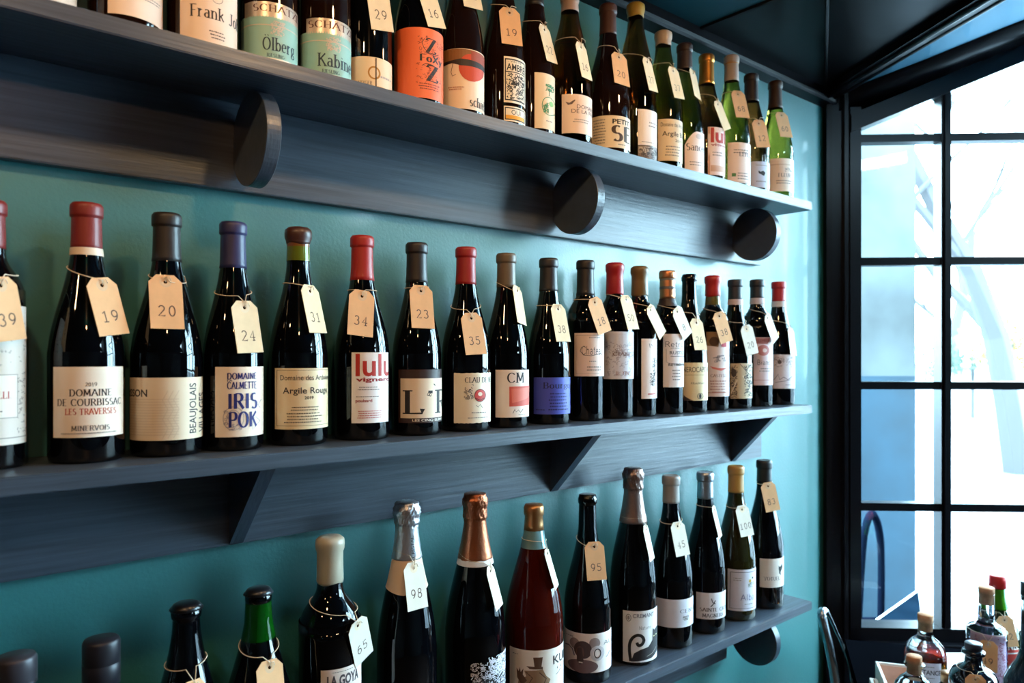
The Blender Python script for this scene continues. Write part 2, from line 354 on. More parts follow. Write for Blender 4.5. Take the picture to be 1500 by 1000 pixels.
# ------------------------------------------------------------------ stroke font (serifed capitals, digits, some small letters)
def arc(cx, cy, rx, ry, a0, a1, n=10):
    return [(cx + rx * math.cos(math.radians(a0 + (a1 - a0) * i / n)), cy + ry * math.sin(math.radians(a0 + (a1 - a0) * i / n))) for i in range(n + 1)]
G = {
 'A': (.8, [[(0, 0), (.4, 1)], [(.4, 1), (.8, 0)], [(.15, .35), (.65, .35)]]),
 'B': (.7, [[(.12, 0), (.12, 1)], [(.12, 1), (.35, 1)] + arc(.36, .76, .22, .24, 90, -90) + [(.12, .52)], [(.35, .52)] + arc(.38, .26, .25, .26, 90, -90) + [(.12, 0)]]),
 'C': (.8, [arc(.45, .5, .38, .5, 40, 320, 18)]),
 'D': (.8, [[(.12, 0), (.12, 1)], [(.12, 1), (.3, 1)] + arc(.32, .5, .4, .5, 90, -90, 14) + [(.12, 0)]]),
 'E': (.65, [[(.12, 0), (.12, 1)], [(.12, 1), (.6, 1)], [(.12, .52), (.5, .52)], [(.12, 0), (.62, 0)]]),
 'F': (.62, [[(.12, 0), (.12, 1)], [(.12, 1), (.6, 1)], [(.12, .52), (.5, .52)]]),
 'G': (.85, [arc(.45, .5, .38, .5, 40, 330, 18), [(.78, .05), (.78, .45)], [(.55, .45), (.8, .45)]]),
 'H': (.8, [[(.12, 0), (.12, 1)], [(.68, 0), (.68, 1)], [(.12, .5), (.68, .5)]]),
 'I': (.3, [[(.15, 0), (.15, 1)]]),
 'J': (.5, [[(.35, 1), (.35, .2)] + arc(.18, .2, .17, .22, 0, -150, 8)]),
 'K': (.75, [[(.12, 0), (.12, 1)], [(.68, 1), (.14, .45)], [(.3, .6), (.72, 0)]]),
 'L': (.62, [[(.12, 0), (.12, 1)], [(.12, 0), (.58, 0), (.6, .2)]]),
 'M': (.95, [[(.1, 0), (.14, 1)], [(.14, 1), (.47, .15)], [(.47, .15), (.8, 1)], [(.8, 1), (.85, 0)]]),
 'N': (.82, [[(.12, 0), (.12, 1)], [(.12, 1), (.7, 0)], [(.7, 0), (.7, 1)]]),
 'O': (.86, [arc(.43, .5, .37, .5, 0, 360, 24)]),
 'P': (.68, [[(.12, 0), (.12, 1)], [(.12, 1), (.35, 1)] + arc(.38, .74, .24, .26, 90, -90) + [(.12, .48)]]),
 'Q': (.86, [arc(.43, .5, .37, .5, 0, 360, 24), [(.5, .2), (.85, -.12)]]),
 'R': (.75, [[(.12, 0), (.12, 1)], [(.12, 1), (.35, 1)] + arc(.38, .75, .23, .25, 90, -90) + [(.12, .5)], [(.36, .5), (.72, 0)]]),
 'S': (.62, [arc(.32, .75, .22, .25, 50, 270, 10) + arc(.32, .26, .24, .26, 90, -140, 10)]),
 'T': (.74, [[(.37, 0), (.37, 1)], [(.03, .88), (.05, 1), (.69, 1), (.71, .88)]]),
 'U': (.8, [[(.12, 1), (.12, .3)] + arc(.4, .3, .28, .32, 180, 360, 12) + [(.68, 1)]]),
 'V': (.78, [[(.03, 1), (.39, 0)], [(.39, 0), (.75, 1)]]),
 'W': (1.1, [[(.03, 1), (.3, 0)], [(.3, 0), (.55, .9)], [(.55, .9), (.8, 0)], [(.8, 0), (1.07, 1)]]),
 'X': (.76, [[(.05, 1), (.71, 0)], [(.71, 1), (.05, 0)]]),
 'Y': (.76, [[(.38, 0), (.38, .5)], [(.04, 1), (.38, .5), (.72, 1)]]),
 'Z': (.7, [[(.07, .85), (.08, 1), (.62, 1), (.07, 0), (.63, 0), (.65, .16)]]),
 '0': (.66, [arc(.33, .5, .25, .5, 0, 360, 20)]),
 '1': (.66, [[(.12, .8), (.34, 1), (.34, 0)], [(.12, 0), (.56, 0)]]),
 '2': (.66, [arc(.32, .73, .24, .27, 160, -30, 10) + [(.06, 0), (.6, 0), (.6, .1)]]),
 '3': (.66, [arc(.3, .76, .23, .24, 150, -80, 10), arc(.3, .27, .27, .27, 80, -150, 10)]),
 '4': (.66, [[(.44, 0), (.44, 1), (.05, .3), (.62, .3)], [(.3, 0), (.58, 0)]]),
 '5': (.66, [[(.56, 1), (.14, 1), (.12, .55)] + arc(.3, .32, .28, .3, 110, -150, 12)]),
 '6': (.66, [[(.52, .97)] + arc(.6, .35, .53, .62, 110, 175, 6), arc(.33, .3, .26, .3, 0, 360, 18)]),
 '7': (.66, [[(.08, .88), (.08, 1), (.6, 1), (.28, 0)]]),
 '8': (.66, [arc(.33, .76, .22, .24, 0, 360, 16), arc(.33, .26, .26, .27, 0, 360, 16)]),
 '9': (.66, [arc(.33, .7, .26, .3, 0, 360, 18), [(.58, .65)] + arc(.06, .65, .53, .62, 0, -70, 6)]),
 "'": (.25, [[(.14, 1), (.14, .92), (.08, .76)]]),
 '.': (.2, [[(.08, 0), (.12, .06)]]), '-': (.4, [[(.05, .4), (.35, .4)]]), ' ': (.4, []),
 'a': (.56, [arc(.26, .5, .18, .16, 150, 10, 6) + [(.44, 0)], arc(.26, .19, .19, .19, 60, 330, 12)]),
 'b': (.6, [[(.1, 0), (.1, 1.02)], arc(.32, .33, .22, .33, 150, -150, 14)]),
 'c': (.52, [arc(.3, .33, .24, .33, 50, 310, 14)]),
 'd': (.6, [[(.5, 0), (.5, 1.02)], arc(.28, .33, .22, .33, 30, 330, 14)]),
 'e': (.56, [[(.06, .36), (.5, .36)] + arc(.28, .33, .23, .33, 10, 310, 14)]),
 'g': (.56, [arc(.27, .42, .19, .24, 0, 360, 14), arc(.28, -.1, .23, .16, 0, 360, 14), [(.2, .2), (.12, .1), (.3, .05)], [(.42, .6), (.56, .66)]]),
 'h': (.62, [[(.1, 0), (.1, 1.02)], [(.1, .45)] + arc(.3, .42, .2, .24, 160, 0, 8) + [(.5, 0)]]),
 'i': (.28, [[(.14, 0), (.14, .66)], [(.12, .86), (.16, .92)]]),
 'k': (.6, [[(.1, 0), (.1, 1.02)], [(.5, .66), (.12, .3)], [(.25, .4), (.56, 0)]]),
 'l': (.28, [[(.14, 0), (.14, 1.02)]]),
 'n': (.62, [[(.1, 0), (.1, .66)], [(.1, .45)] + arc(.3, .42, .2, .24, 160, 0, 8) + [(.5, 0)]]),
 'o': (.6, [arc(.3, .33, .24, .33, 0, 360, 16)]),
 'r': (.46, [[(.1, 0), (.1, .66)], [(.1, .42), (.25, .6), (.4, .62)]]),
 's': (.46, [arc(.23, .5, .16, .16, 50, 270, 8) + arc(.23, .17, .17, .17, 90, -140, 8)]),
 't': (.4, [[(.16, .9), (.16, .12), (.26, 0), (.36, .04)], [(.02, .66), (.34, .66)]]),
 'u': (.62, [[(.1, .66), (.1, .25)] + arc(.3, .24, .2, .24, 180, 340, 8), [(.5, .66), (.5, 0)]]),
 'y': (.58, [[(.04, .66), (.28, 0)], [(.54, .66), (.28, 0), (.12, -.3)]]),
 'z': (.5, [[(.05, .66), (.44, .66), (.05, 0), (.46, 0)]]),
 'v': (.56, [[(.04, .66), (.28, 0)], [(.28, 0), (.52, .66)]]),
 'm': (.9, [[(.1, 0), (.1, .66)], [(.1, .45)] + arc(.27, .42, .17, .24, 160, 0, 8) + [(.44, 0)], [(.44, .45)] + arc(.61, .42, .17, .24, 160, 0, 8) + [(.78, 0)]]),
}
G['\u00d6'] = (.86, G['O'][1] + [[(.26, 1.14), (.3, 1.2)], [(.56, 1.14), (.6, 1.2)]])
G['\u00c4'] = (.8, G['A'][1] + [[(.26, 1.14), (.3, 1.2)], [(.5, 1.14), (.54, 1.2)]])
def strip(pts, wfun, quads):
    n = len(pts)
    L = []
    for i in range(n):
        a = pts[max(i - 1, 0)]; b = pts[min(i + 1, n - 1)]; dx, dy = b[0] - a[0], b[1] - a[1]; l = math.hypot(dx, dy) or 1
        dx /= l; dy /= l; h = wfun(dx, dy) / 2; L.append(((pts[i][0] - dy * h, pts[i][1] + dx * h), (pts[i][0] + dy * h, pts[i][1] - dx * h)))
    for i in range(n - 1): quads.append([L[i][0], L[i][1], L[i + 1][1], L[i + 1][0]])
def stroke_text(s, thick=.16, thin=.06, serif=True, gap=.12, mono=None):
    x = 0; Qd = []
    for ch in s:
        wdt, st = G.get(ch, G.get(ch.upper(), (.4, [])))
        off = x + ((mono - wdt) / 2 if mono else 0)
        for pl in st:
            p = [(a + off, b) for a, b in pl]
            strip(p, lambda dx, dy: thin + (thick - thin) * abs(dy) ** 1.5, Qd)
            if serif:
                for e, f in ((0, 1), (-1, -2)):
                    dx, dy = p[e][0] - p[f][0], p[e][1] - p[f][1]; l = math.hypot(dx, dy) or 1
                    if abs(dy / l) > .8 and (abs(p[e][1]) < .02 or abs(p[e][1] - 1) < .03 or abs(p[e][1] - .66) < .02) and l > .1:
                        X, Y = p[e]; h = .09 + thick * .45; Qd.append([(X - h, Y - thin * .5), (X + h, Y - thin * .5), (X + h, Y + thin * .5), (X - h, Y + thin * .5)])
        x += (mono if mono else wdt) + gap
    return Qd, max(x - gap, .01)
_tc = {}
def sans_text(s, bold=0):
    k = (s, bold)
    if k in _tc: return _tc[k]
    cu = bpy.data.curves.new('t', 'FONT'); cu.body = s; cu.size = 1; cu.offset = bold; cu.resolution_u = 3
    o = bpy.data.objects.new('t', cu); C.objects.link(o); dg = bpy.context.evaluated_depsgraph_get(); dg.update()
    me = bpy.data.meshes.new_from_object(o.evaluated_get(dg)); V = [v.co.copy() for v in me.vertices]; P = [list(p.vertices) for p in me.polygons]
    bpy.data.objects.remove(o); bpy.data.curves.remove(cu); bpy.data.meshes.remove(me)
    xs = [v.x for v in V] or [0]; ys = [v.y for v in V] or [0]; x0, x1 = min(xs), max(xs); y0, y1 = min(ys), max(ys)
    _tc[k] = [[((V[i].x - x0) / (x1 - x0), (V[i].y - y0) / (y1 - y0)) for i in p] for p in P]
    return _tc[k]

# ------------------------------------------------------------------ bottle profiles: (radius share, height share)
PR = {
 'burgundy': [(0, 0), (.88, 0), (.97, .008), (1, .025), (1, .38), (.985, .43), (.94, .48), (.87, .53), (.78, .58), (.68, .63), (.585, .68), (.50, .73), (.435, .78), (.40, .82), (.385, .88), (.375, .94)],
 'bordeaux': [(0, 0), (.88, 0), (.97, .008), (1, .02), (1, .615), (.985, .645), (.94, .675), (.84, .705), (.68, .735), (.53, .760), (.44, .785), (.405, .82), (.395, .88), (.385, .94)],
 'flute': [(0, 0), (.88, 0), (.97, .008), (1, .02), (1, .40), (.985, .46), (.945, .52), (.88, .58), (.79, .64), (.69, .70), (.58, .76), (.49, .81), (.43, .86), (.40, .91), (.385, .94)],
 'champagne': [(0, 0), (.88, 0), (.97, .006), (1, .02), (1, .37), (.985, .43), (.94, .49), (.87, .55), (.77, .61), (.66, .67), (.55, .73), (.46, .785), (.39, .84), (.34, .89), (.32, .94)],
}
NECK = .0148
class B: pass
def dens(prof, k=3):            # smooth the shoulder
    out = []
    for i in range(len(prof) - 1):
        a, b, c, d = prof[max(i - 1, 0)], prof[i], prof[i + 1], prof[min(i + 2, len(prof) - 1)]
        if i < 4: out.append(b); continue
        for j in range(k):
            t = j / k
            out.append(tuple(.5 * ((2 * b[q]) + (c[q] - a[q]) * t + (2 * a[q] - 5 * b[q] + 4 * c[q] - d[q]) * t * t + (3 * b[q] - a[q] - 3 * c[q] + d[q]) * t ** 3) for q in (0, 1)))
    out.append(prof[-1]); return out
def rad(b, z):                  # outer radius at height z above the base
    P = b.prof
    if z <= P[0][1]: return P[1][0]
    for (r0, z0), (r1, z1) in zip(P, P[1:]):
        if z0 <= z <= z1 and z1 > z0: return r0 + (r1 - r0) * (z - z0) / (z1 - z0)
    return b.lip
def surf(b, ph, r, z):
    return b.ax + b.tc * (r * math.cos(ph)) + b.rt * (r * math.sin(ph)) + UP * z
def px2ang(b, px, r):
    pm = math.acos(min(.99, r / b.dist)) * .97; lo, hi = -pm, pm
    f = lambda a: proj(surf(b, a, r, 0))[0]
    if px >= f(hi): return hi + (px - f(hi)) / ((f(0) - f(-.1)) / .1) * 1.1
    if px <= f(lo): return lo - (f(lo) - px) / ((f(0) - f(-.1)) / .1) * 1.6
    for _ in range(30):
        m = (lo + hi) / 2
        if f(m) < px: lo = m
        else: hi = m
    return lo
def py2z(b, py, ph, r):
    Z = surf(b, ph, r, 0).dot(FWD); return CAMZ + (HY - py) / F * Z - b.ax.z
def mesh_polys(polys, fmap, maxe=None):
    bm = bmesh.new()
    for p in polys:
        vs = [bm.verts.new((a, c, 0)) for a, c in p]
        try: bm.faces.new(vs)
        except ValueError: pass
    bmesh.ops.triangulate(bm, faces=[f for f in bm.faces if len(f.verts) > 4])
    if maxe:
        for _ in range(4):
            es = [e for e in bm.edges if abs(e.verts[0].co.x - e.verts[1].co.x) > maxe]
            if not es: break
            bmesh.ops.subdivide_edges(bm, edges=es, cuts=1)
            bmesh.ops.triangulate(bm, faces=[f for f in bm.faces if len(f.verts) > 4])
    for v in bm.verts: v.co = fmap(v.co.x, v.co.y)
    return bm
def put_label(b, spec):
    """spec: (x0, x1, y0, y1, colour, items[, opts]) in photograph pixels; becomes a curved paper patch on the glass"""
    x0, x1, y0, y1, col, items = spec[:6]; opt = spec[6] if len(spec) > 6 else {}
    zc = py2z(b, (y0 + y1) / 2, 0, b.r); r = max(rad(b, zc), .6 * b.r)
    a0, a1 = px2ang(b, x0, r), px2ang(b, x1, r); a1 = min(a1, 2.6); a0 = max(a0, -2.6)
    am = max(-1.2, min(1.2, (a0 + a1) / 2)); am = opt.get('am', am)
    z0, z1 = py2z(b, y1, am, r), py2z(b, y0, am, r); z0 = max(z0, .003)
    bm = bmesh.new(); n = 28; top = opt.get('top'); rag = opt.get('rag', 0)
    rows = 5; V = []
    for j in range(rows):
        R_ = []
        for i in range(n + 1):
            a = a0 + (a1 - a0) * i / n; zt = z1 + (top(i / n) * (z1 - z0) if top else 0) + (random.uniform(-rag, rag) if rag and j == rows - 1 else 0)
            zb_ = z0 + (random.uniform(-rag, rag) if rag and j == 0 else 0)
            z = zb_ + (zt - zb_) * j / (rows - 1)
            rr = rad(b, z) + .00035; R_.append(bm.verts.new((b.tc * (rr * math.cos(a)) + b.rt * (rr * math.sin(a))) + UP * z))
        V.append(R_)
    for j in range(rows - 1):
        for i in range(n): bm.faces.new((V[j][i], V[j][i + 1], V[j + 1][i + 1], V[j + 1][i]))
    mt = col if not isinstance(col, tuple) else cmat(col, opt.get('rough', .5), opt.get('metal', 0))
    lb = setm(obj('label', bm, b.root), mt, True)
    if opt.get('glab'): lb['label'] = opt['glab']
    off = .0007
    def fm(a, z):
        rr = rad(b, z) + off; return (b.tc * (rr * math.cos(a)) + b.rt * (rr * math.sin(a))) + UP * z
    groups = {}; order = []
    for k_, it in enumerate(items):
        kd, c = it[0], it[1]; polys = []
        if kd in ('t', 's', 'm', 'h', 'v'):        # sans, serif, mono-line, heavy, vertical sans
            txt, xa, xb, ya, yb = it[2:7]; bold = it[7] if len(it) > 7 else 0
            aa, ab = px2ang(b, xa, r), px2ang(b, xb, r); za, zb2 = py2z(b, yb, am, r), py2z(b, ya, am, r)
            if kd == 't': ps = sans_text(txt, bold)
            elif kd == 'v': ps = [[(1 - q, p) for p, q in pl] for pl in sans_text(txt, bold)]
            else:
                th, tn, sf = {'s': (.17, .055, True), 'm': (.09, .09, False), 'h': (.24, .08, False)}[kd]
                ps, wd_ = stroke_text(txt, th, tn, sf); ps = [[(p / wd_, q) for p, q in pl] for pl in ps]
            polys = [[(aa + (ab - aa) * p, za + (zb2 - za) * q) for p, q in pl] for pl in ps]
        elif kd == 'poly': polys = [[(px2ang(b, p, r), py2z(b, q, am, r)) for p, q in it[2]]]
        elif kd == 'line':
            q2 = []; wl = it[3]; strip(it[2], lambda dx, dy: wl, q2); polys = [[(px2ang(b, p, r), py2z(b, q, am, r)) for p, q in pl] for pl in q2]
        elif kd == 'ell':
            cx, cy, rx, ry = it[2:6]; polys = [[(px2ang(b, p, r), py2z(b, q, am, r)) for p, q in arc(cx, cy, rx, ry, 0, 360, 24)[:-1]]]
        elif kd == 'ring':
            cx, cy, rx, ry, wl = it[2:7]; q2 = []; strip(arc(cx, cy, rx, ry, 0, 360, 28), lambda dx, dy: wl, q2); polys = [[(px2ang(b, p, r), py2z(b, q, am, r)) for p, q in pl] for pl in q2]
        elif kd == 'rect':
            xa, xb, ya, yb = it[2:6]; aa, ab = px2ang(b, xa, r), px2ang(b, xb, r); za, zb2 = py2z(b, yb, am, r), py2z(b, ya, am, r)
            k = max(1, int((ab - aa) / .12)); polys = [[(aa + (ab - aa) * i / k, za), (aa + (ab - aa) * (i + 1) / k, za), (aa + (ab - aa) * (i + 1) / k, zb2), (aa + (ab - aa) * i / k, zb2)] for i in range(k)]
        elif kd == 'fine':                          # illegible small print: rows of tiny dashes
            xa, xb, ya, yb, nl = it[2:7]; rs = random.Random(int(xa * 7 + ya))
            for l in range(nl):
                yy = ya + (yb - ya) * (l + .5) / nl; hh = (yb - ya) / nl * .17; x = xa + rs.uniform(0, .15) * (xb - xa); e = xb - rs.uniform(0, .15) * (xb - xa)
                while x < e:
                    w_ = rs.uniform(1, 3.2); polys.append([(px2ang(b, x, r), py2z(b, yy + hh, am, r)), (px2ang(b, min(x + w_, e), r), py2z(b, yy + hh, am, r)), (px2ang(b, min(x + w_, e), r), py2z(b, yy - hh, am, r)), (px2ang(b, x, r), py2z(b, yy - hh, am, r))]); x += w_ + rs.uniform(.5, 1)
        elif kd == 'scrib':                         # dense hand-drawn texture
            xa, xb, ya, yb, cnt, wl = it[2:8]; rs = random.Random(int(xa * 3 + ya))
            for _ in range(cnt):
                cx, cy = rs.uniform(xa, xb), rs.uniform(ya, yb); R1 = rs.uniform(.6, 2.2); q2 = []
                s0 = rs.uniform(0, 360); strip([(min(max(p, xa), xb), min(max(q, ya), yb)) for p, q in arc(cx, cy, R1, R1 * rs.uniform(.5, 1.3), s0, s0 + rs.uniform(90, 300), 5)], lambda dx, dy: wl, q2)
                polys += [[(px2ang(b, p, r), py2z(b, q, am, r)) for p, q in pl] for pl in q2]
        nm = 'lettering' if kd in ('t', 's', 'm', 'h', 'v', 'fine') else 'artwork'
        # clip what runs past the paper
        lo, hi = a0 + .01, a1 - .01
        polys = [[(min(max(a, lo), hi), z) for a, z in pl] for pl in polys]
        polys = [pl for pl in polys if max(a for a, _ in pl) - min(a for a, _ in pl) > 1e-5]
        key = (nm, c)
        if order and order[-1][:2] == key: key = order[-1]
        else: key = key + (k_,); groups[key] = []; order.append(key)
        groups[key] += polys
    for i, key in enumerate(order):
        off = .00060 + .00007 * i
        if not groups[key]: continue
        bm = mesh_polys(groups[key], fm, .12)
        for f in bm.faces: pass
        setm(obj(key[0], bm, lb), cmat(key[1], .6))
    return lb

def foil_noise(a, z, s): return math.sin(a * 5 + z * 900 + s) * math.sin(a * 11 - z * 400 + s * 2)
def bottle(row, x, top, xr, shape, glass, cap, labels, desc, y=None, H=None, base=None, neck=NECK, tag=None, group=None, extra=None):
    b = B()
    zb_ = ZS[row] if base is None else base
    yy = y if y is not None else ({1: .957, 2: .962 - .017 * (x - 127) / 1013, 3: .942}[row])
    k = (x - 750) / F; Z = yy / (ST - k * CT); P = RGT * (k * Z) + FWD * Z
    b.ax = Vector((P.x, P.y, zb_)); b.dist = P.length; b.tc = -P.normalized(); b.rt = Vector((-b.tc.y, b.tc.x, 0))
    if b.rt.dot(RGT) < 0: b.rt = -b.rt
    # radius from the right silhouette
    lo, hi = .02, .08
    for _ in range(30):
        m = (lo + hi) / 2; be = math.atan(k) + math.asin(m / b.dist)
        if 750 + F * math.tan(be) < xr: lo = m
        else: hi = m
    b.r = min(lo, .0505)
    b.H = H or (CAMZ + (HY - top) / F * Z - zb_)
    base_prof = dens(PR[shape])
    nr = neck / b.r; nr0 = PR[shape][-1][0]; lipk = b.r
    prof = []
    for rr, hh in base_prof:
        # blend the neck end of the profile to the wanted neck radius
        t = max(0, min(1, (1 - rr) / (1 - nr0))) if hh > .3 else 0
        prof.append(((rr + (nr - nr0) * t) * b.r, hh * b.H))
    b.lip = neck * 1.05
    nn = neck; Hh = b.H
    prof += [(nn * 1.0, .945 * Hh), (nn * 1.10, .952 * Hh), (nn * 1.12, .962 * Hh), (nn * 1.12, .976 * Hh), (nn * 1.03, .984 * Hh), (nn * .98, .997 * Hh), (nn * .8, Hh), (0, Hh)]
    b.prof = [p for p in prof]; b.prof[0] = (prof[1][0], 0)
    b.root = thing('wine_bottle', b.ax, desc, 'bottle', group)
    style, ccol, cpy = cap[:3]
    if ccol and style in ('cap', 'wax'): ccol = tuple(int(v * (.66 if max(ccol) < 80 else .82)) for v in ccol)
    body_prof = prof
    if style in ('cork', 'bare'): pass
    if style == 'corkglass':    # bare glass mouth below a bronze stopper
        pass
    setm(obj('bottle_glass', lathe(body_prof, 48), b.root), glass, True)
    zc = py2z(b, cpy, 0, neck) if cpy else .78 * Hh
    e = .0006
    if style in ('cap', 'foil', 'wax', 'metal'):
        cp = []
        zz = zc; 
        cp.append((rad(b, zc) - .0003, zc)); cp.append((rad(b, zc) + e, zc + .0003))
        if style == 'foil':
            for q in range(1, 44):
                z_ = zc + (Hh - zc) * q / 44; t = q / 44
                extra_r = .0006 + (.0030 if t > .62 else .0009)
                cp.append((max(rad(b, z_), neck) + extra_r if t < .95 else neck * 1.12 + .001, z_))
            cp += [(neck * 1.12, Hh + .0005), (neck * .85, Hh + .002), (0, Hh + .0025)]
            bm = lathe(cp, 72)
            for v in bm.verts:
                a = math.atan2(v.co.y, v.co.x); t = (v.co.z - zc) / (Hh - zc); rr = math.hypot(v.co.x, v.co.y)
                if rr > .004:
                    d = (.0016 if t > .58 else .00022) * (abs(foil_noise(a, v.co.z * .8, x)) - .3 + .5 * math.sin(a * 17 + v.co.z * 300) * math.sin(a * 7 + x)); v.co.x *= 1 + d / rr; v.co.y *= 1 + d / rr
                if t < .02: v.co.z += .0016 * math.sin(a * 9) if cap[3:] else 0
            c_ = setm(obj('foil', bm, b.root), cmat(ccol, .32, .85, bump=.5), True)
        else:
            if style == 'wax':
                g = .0014
                cp += [(rad(b, zc + .004) + g, zc + .003), (neck + g, .90 * Hh if zc < .89 * Hh else zc + .004), (neck + g, .94 * Hh if zc < .93 * Hh else zc + .005), (neck * 1.12 + g, .955 * Hh), (neck * 1.14 + g, .975 * Hh), (neck * 1.1 + g, .992 * Hh), (neck * .9, Hh + .0012), (neck * .6, Hh + .0006), (0, Hh + .0002)]
                bm = lathe(cp, 40)
                for v in bm.verts:
                    if v.co.z < zc + .002: v.co.z += .0012 * math.sin(3 * math.atan2(v.co.y, v.co.x) + x)
                c_ = setm(obj('wax_seal', bm, b.root), cmat(ccol, .42, 0, coat=.2), True)
            else:
                zl = [z for z in (zc + (Hh * .94 - zc) * i / 8 for i in range(1, 9))]
                for z_ in zl: cp.append((rad(b, z_) + e, z_))
                cp += [(nn * 1.0 + e, .944 * Hh), (nn * 1.10 + e, .9475 * Hh), (nn * 1.12 + e, .956 * Hh), (nn * 1.12 + e, .982 * Hh), (nn * 1.10 + e, .992 * Hh), (nn * 1.0, 1.0 * Hh + .0004), (nn * .9, Hh + .0006), (nn * .86, Hh - .0004 + .0006), (0, Hh + .0003)]
                c_ = setm(obj('capsule', lathe(cp, 40), b.root), cmat(ccol, .32 if style == 'metal' else .48, .9 if style == 'metal' else 0, coat=.15), True)
                if style == 'metal':
                    pass
        for band in (cap[3] if len(cap) > 3 and isinstance(cap[3], list) else []):
            y0, y1, bc = band; za, zb2 = py2z(b, y1, 0, neck), py2z(b, y0, 0, neck)
            pr = [(rad(b, za) + .0010, za), (rad(b, (za + zb2) / 2) + .0011, (za + zb2) / 2), (rad(b, zb2) + .0010, zb2)]
            setm(obj('neck_band', lathe(pr, 40), b.root), cmat(bc, .5), True)
    elif style == 'crown':
        bm = lathe([(0, Hh + .0038), (neck * .75, Hh + .0036), (neck * .98, Hh + .002), (neck * 1.08, Hh - .0005), (neck * 1.22, Hh - .004), (neck * 1.16, Hh - .0045), (neck * .9, Hh - .004)], 42)
        for i, v in enumerate(bm.verts):
            if v.co.z < Hh - .003:
                s_ = 1 + .05 * (1 if (i % 2) else -1); v.co.x *= s_; v.co.y *= s_
        setm(obj('crown_cap', bm, b.root), cmat(ccol, .3, .3, coat=.3), True)
    elif style == 'screw':
        cp = [(rad(b, zc) + e, zc)] + [(rad(b, zc + (.93 * Hh - zc) * i / 6) + e, zc + (.93 * Hh - zc) * i / 6) for i in range(1, 7)]
        rr = nn * 1.12 + .001
        cp = [(nn + e, zc), (rr, zc + .001), (rr, .90 * Hh), (rr - .0006, .903 * Hh), (rr, .906 * Hh), (rr, .988 * Hh), (rr - .0008, .997 * Hh), (rr - .002, Hh + .001), (0, Hh + .001)]
        setm(obj('screw_cap', lathe(cp, 40), b.root), cmat(ccol, .4, .2), True)
    elif style == 'bronze':     # bronze capsule over a clear glass mouth
        zc2 = zc
        cp = [(rad(b, zc2) - .0005, zc2), (rad(b, zc2) + e, zc2 + .0004), (rad(b, .9 * Hh) + e, .9 * Hh), (nn + e, .94 * Hh), (nn * 1.12 + e, .95 * Hh), (nn * 1.12 + e, .985 * Hh), (nn, Hh), (0, Hh + .0003)]
        setm(obj('capsule', lathe(cp, 40), b.root), cmat(ccol, .35, .8), True)
        z2 = py2z(b, 803, 0, neck)
        setm(obj('clear_neck', lathe([(rad(b, z) + .0004, z) for z in (z2, (z2 + zc2) / 2, zc2)], 40), b.root), cmat((110, 150, 156), .08, .2), True)
    for l in labels: put_label(b, l)
    if extra: extra(b)
    if tag: make_tag(b, *tag)
    return b

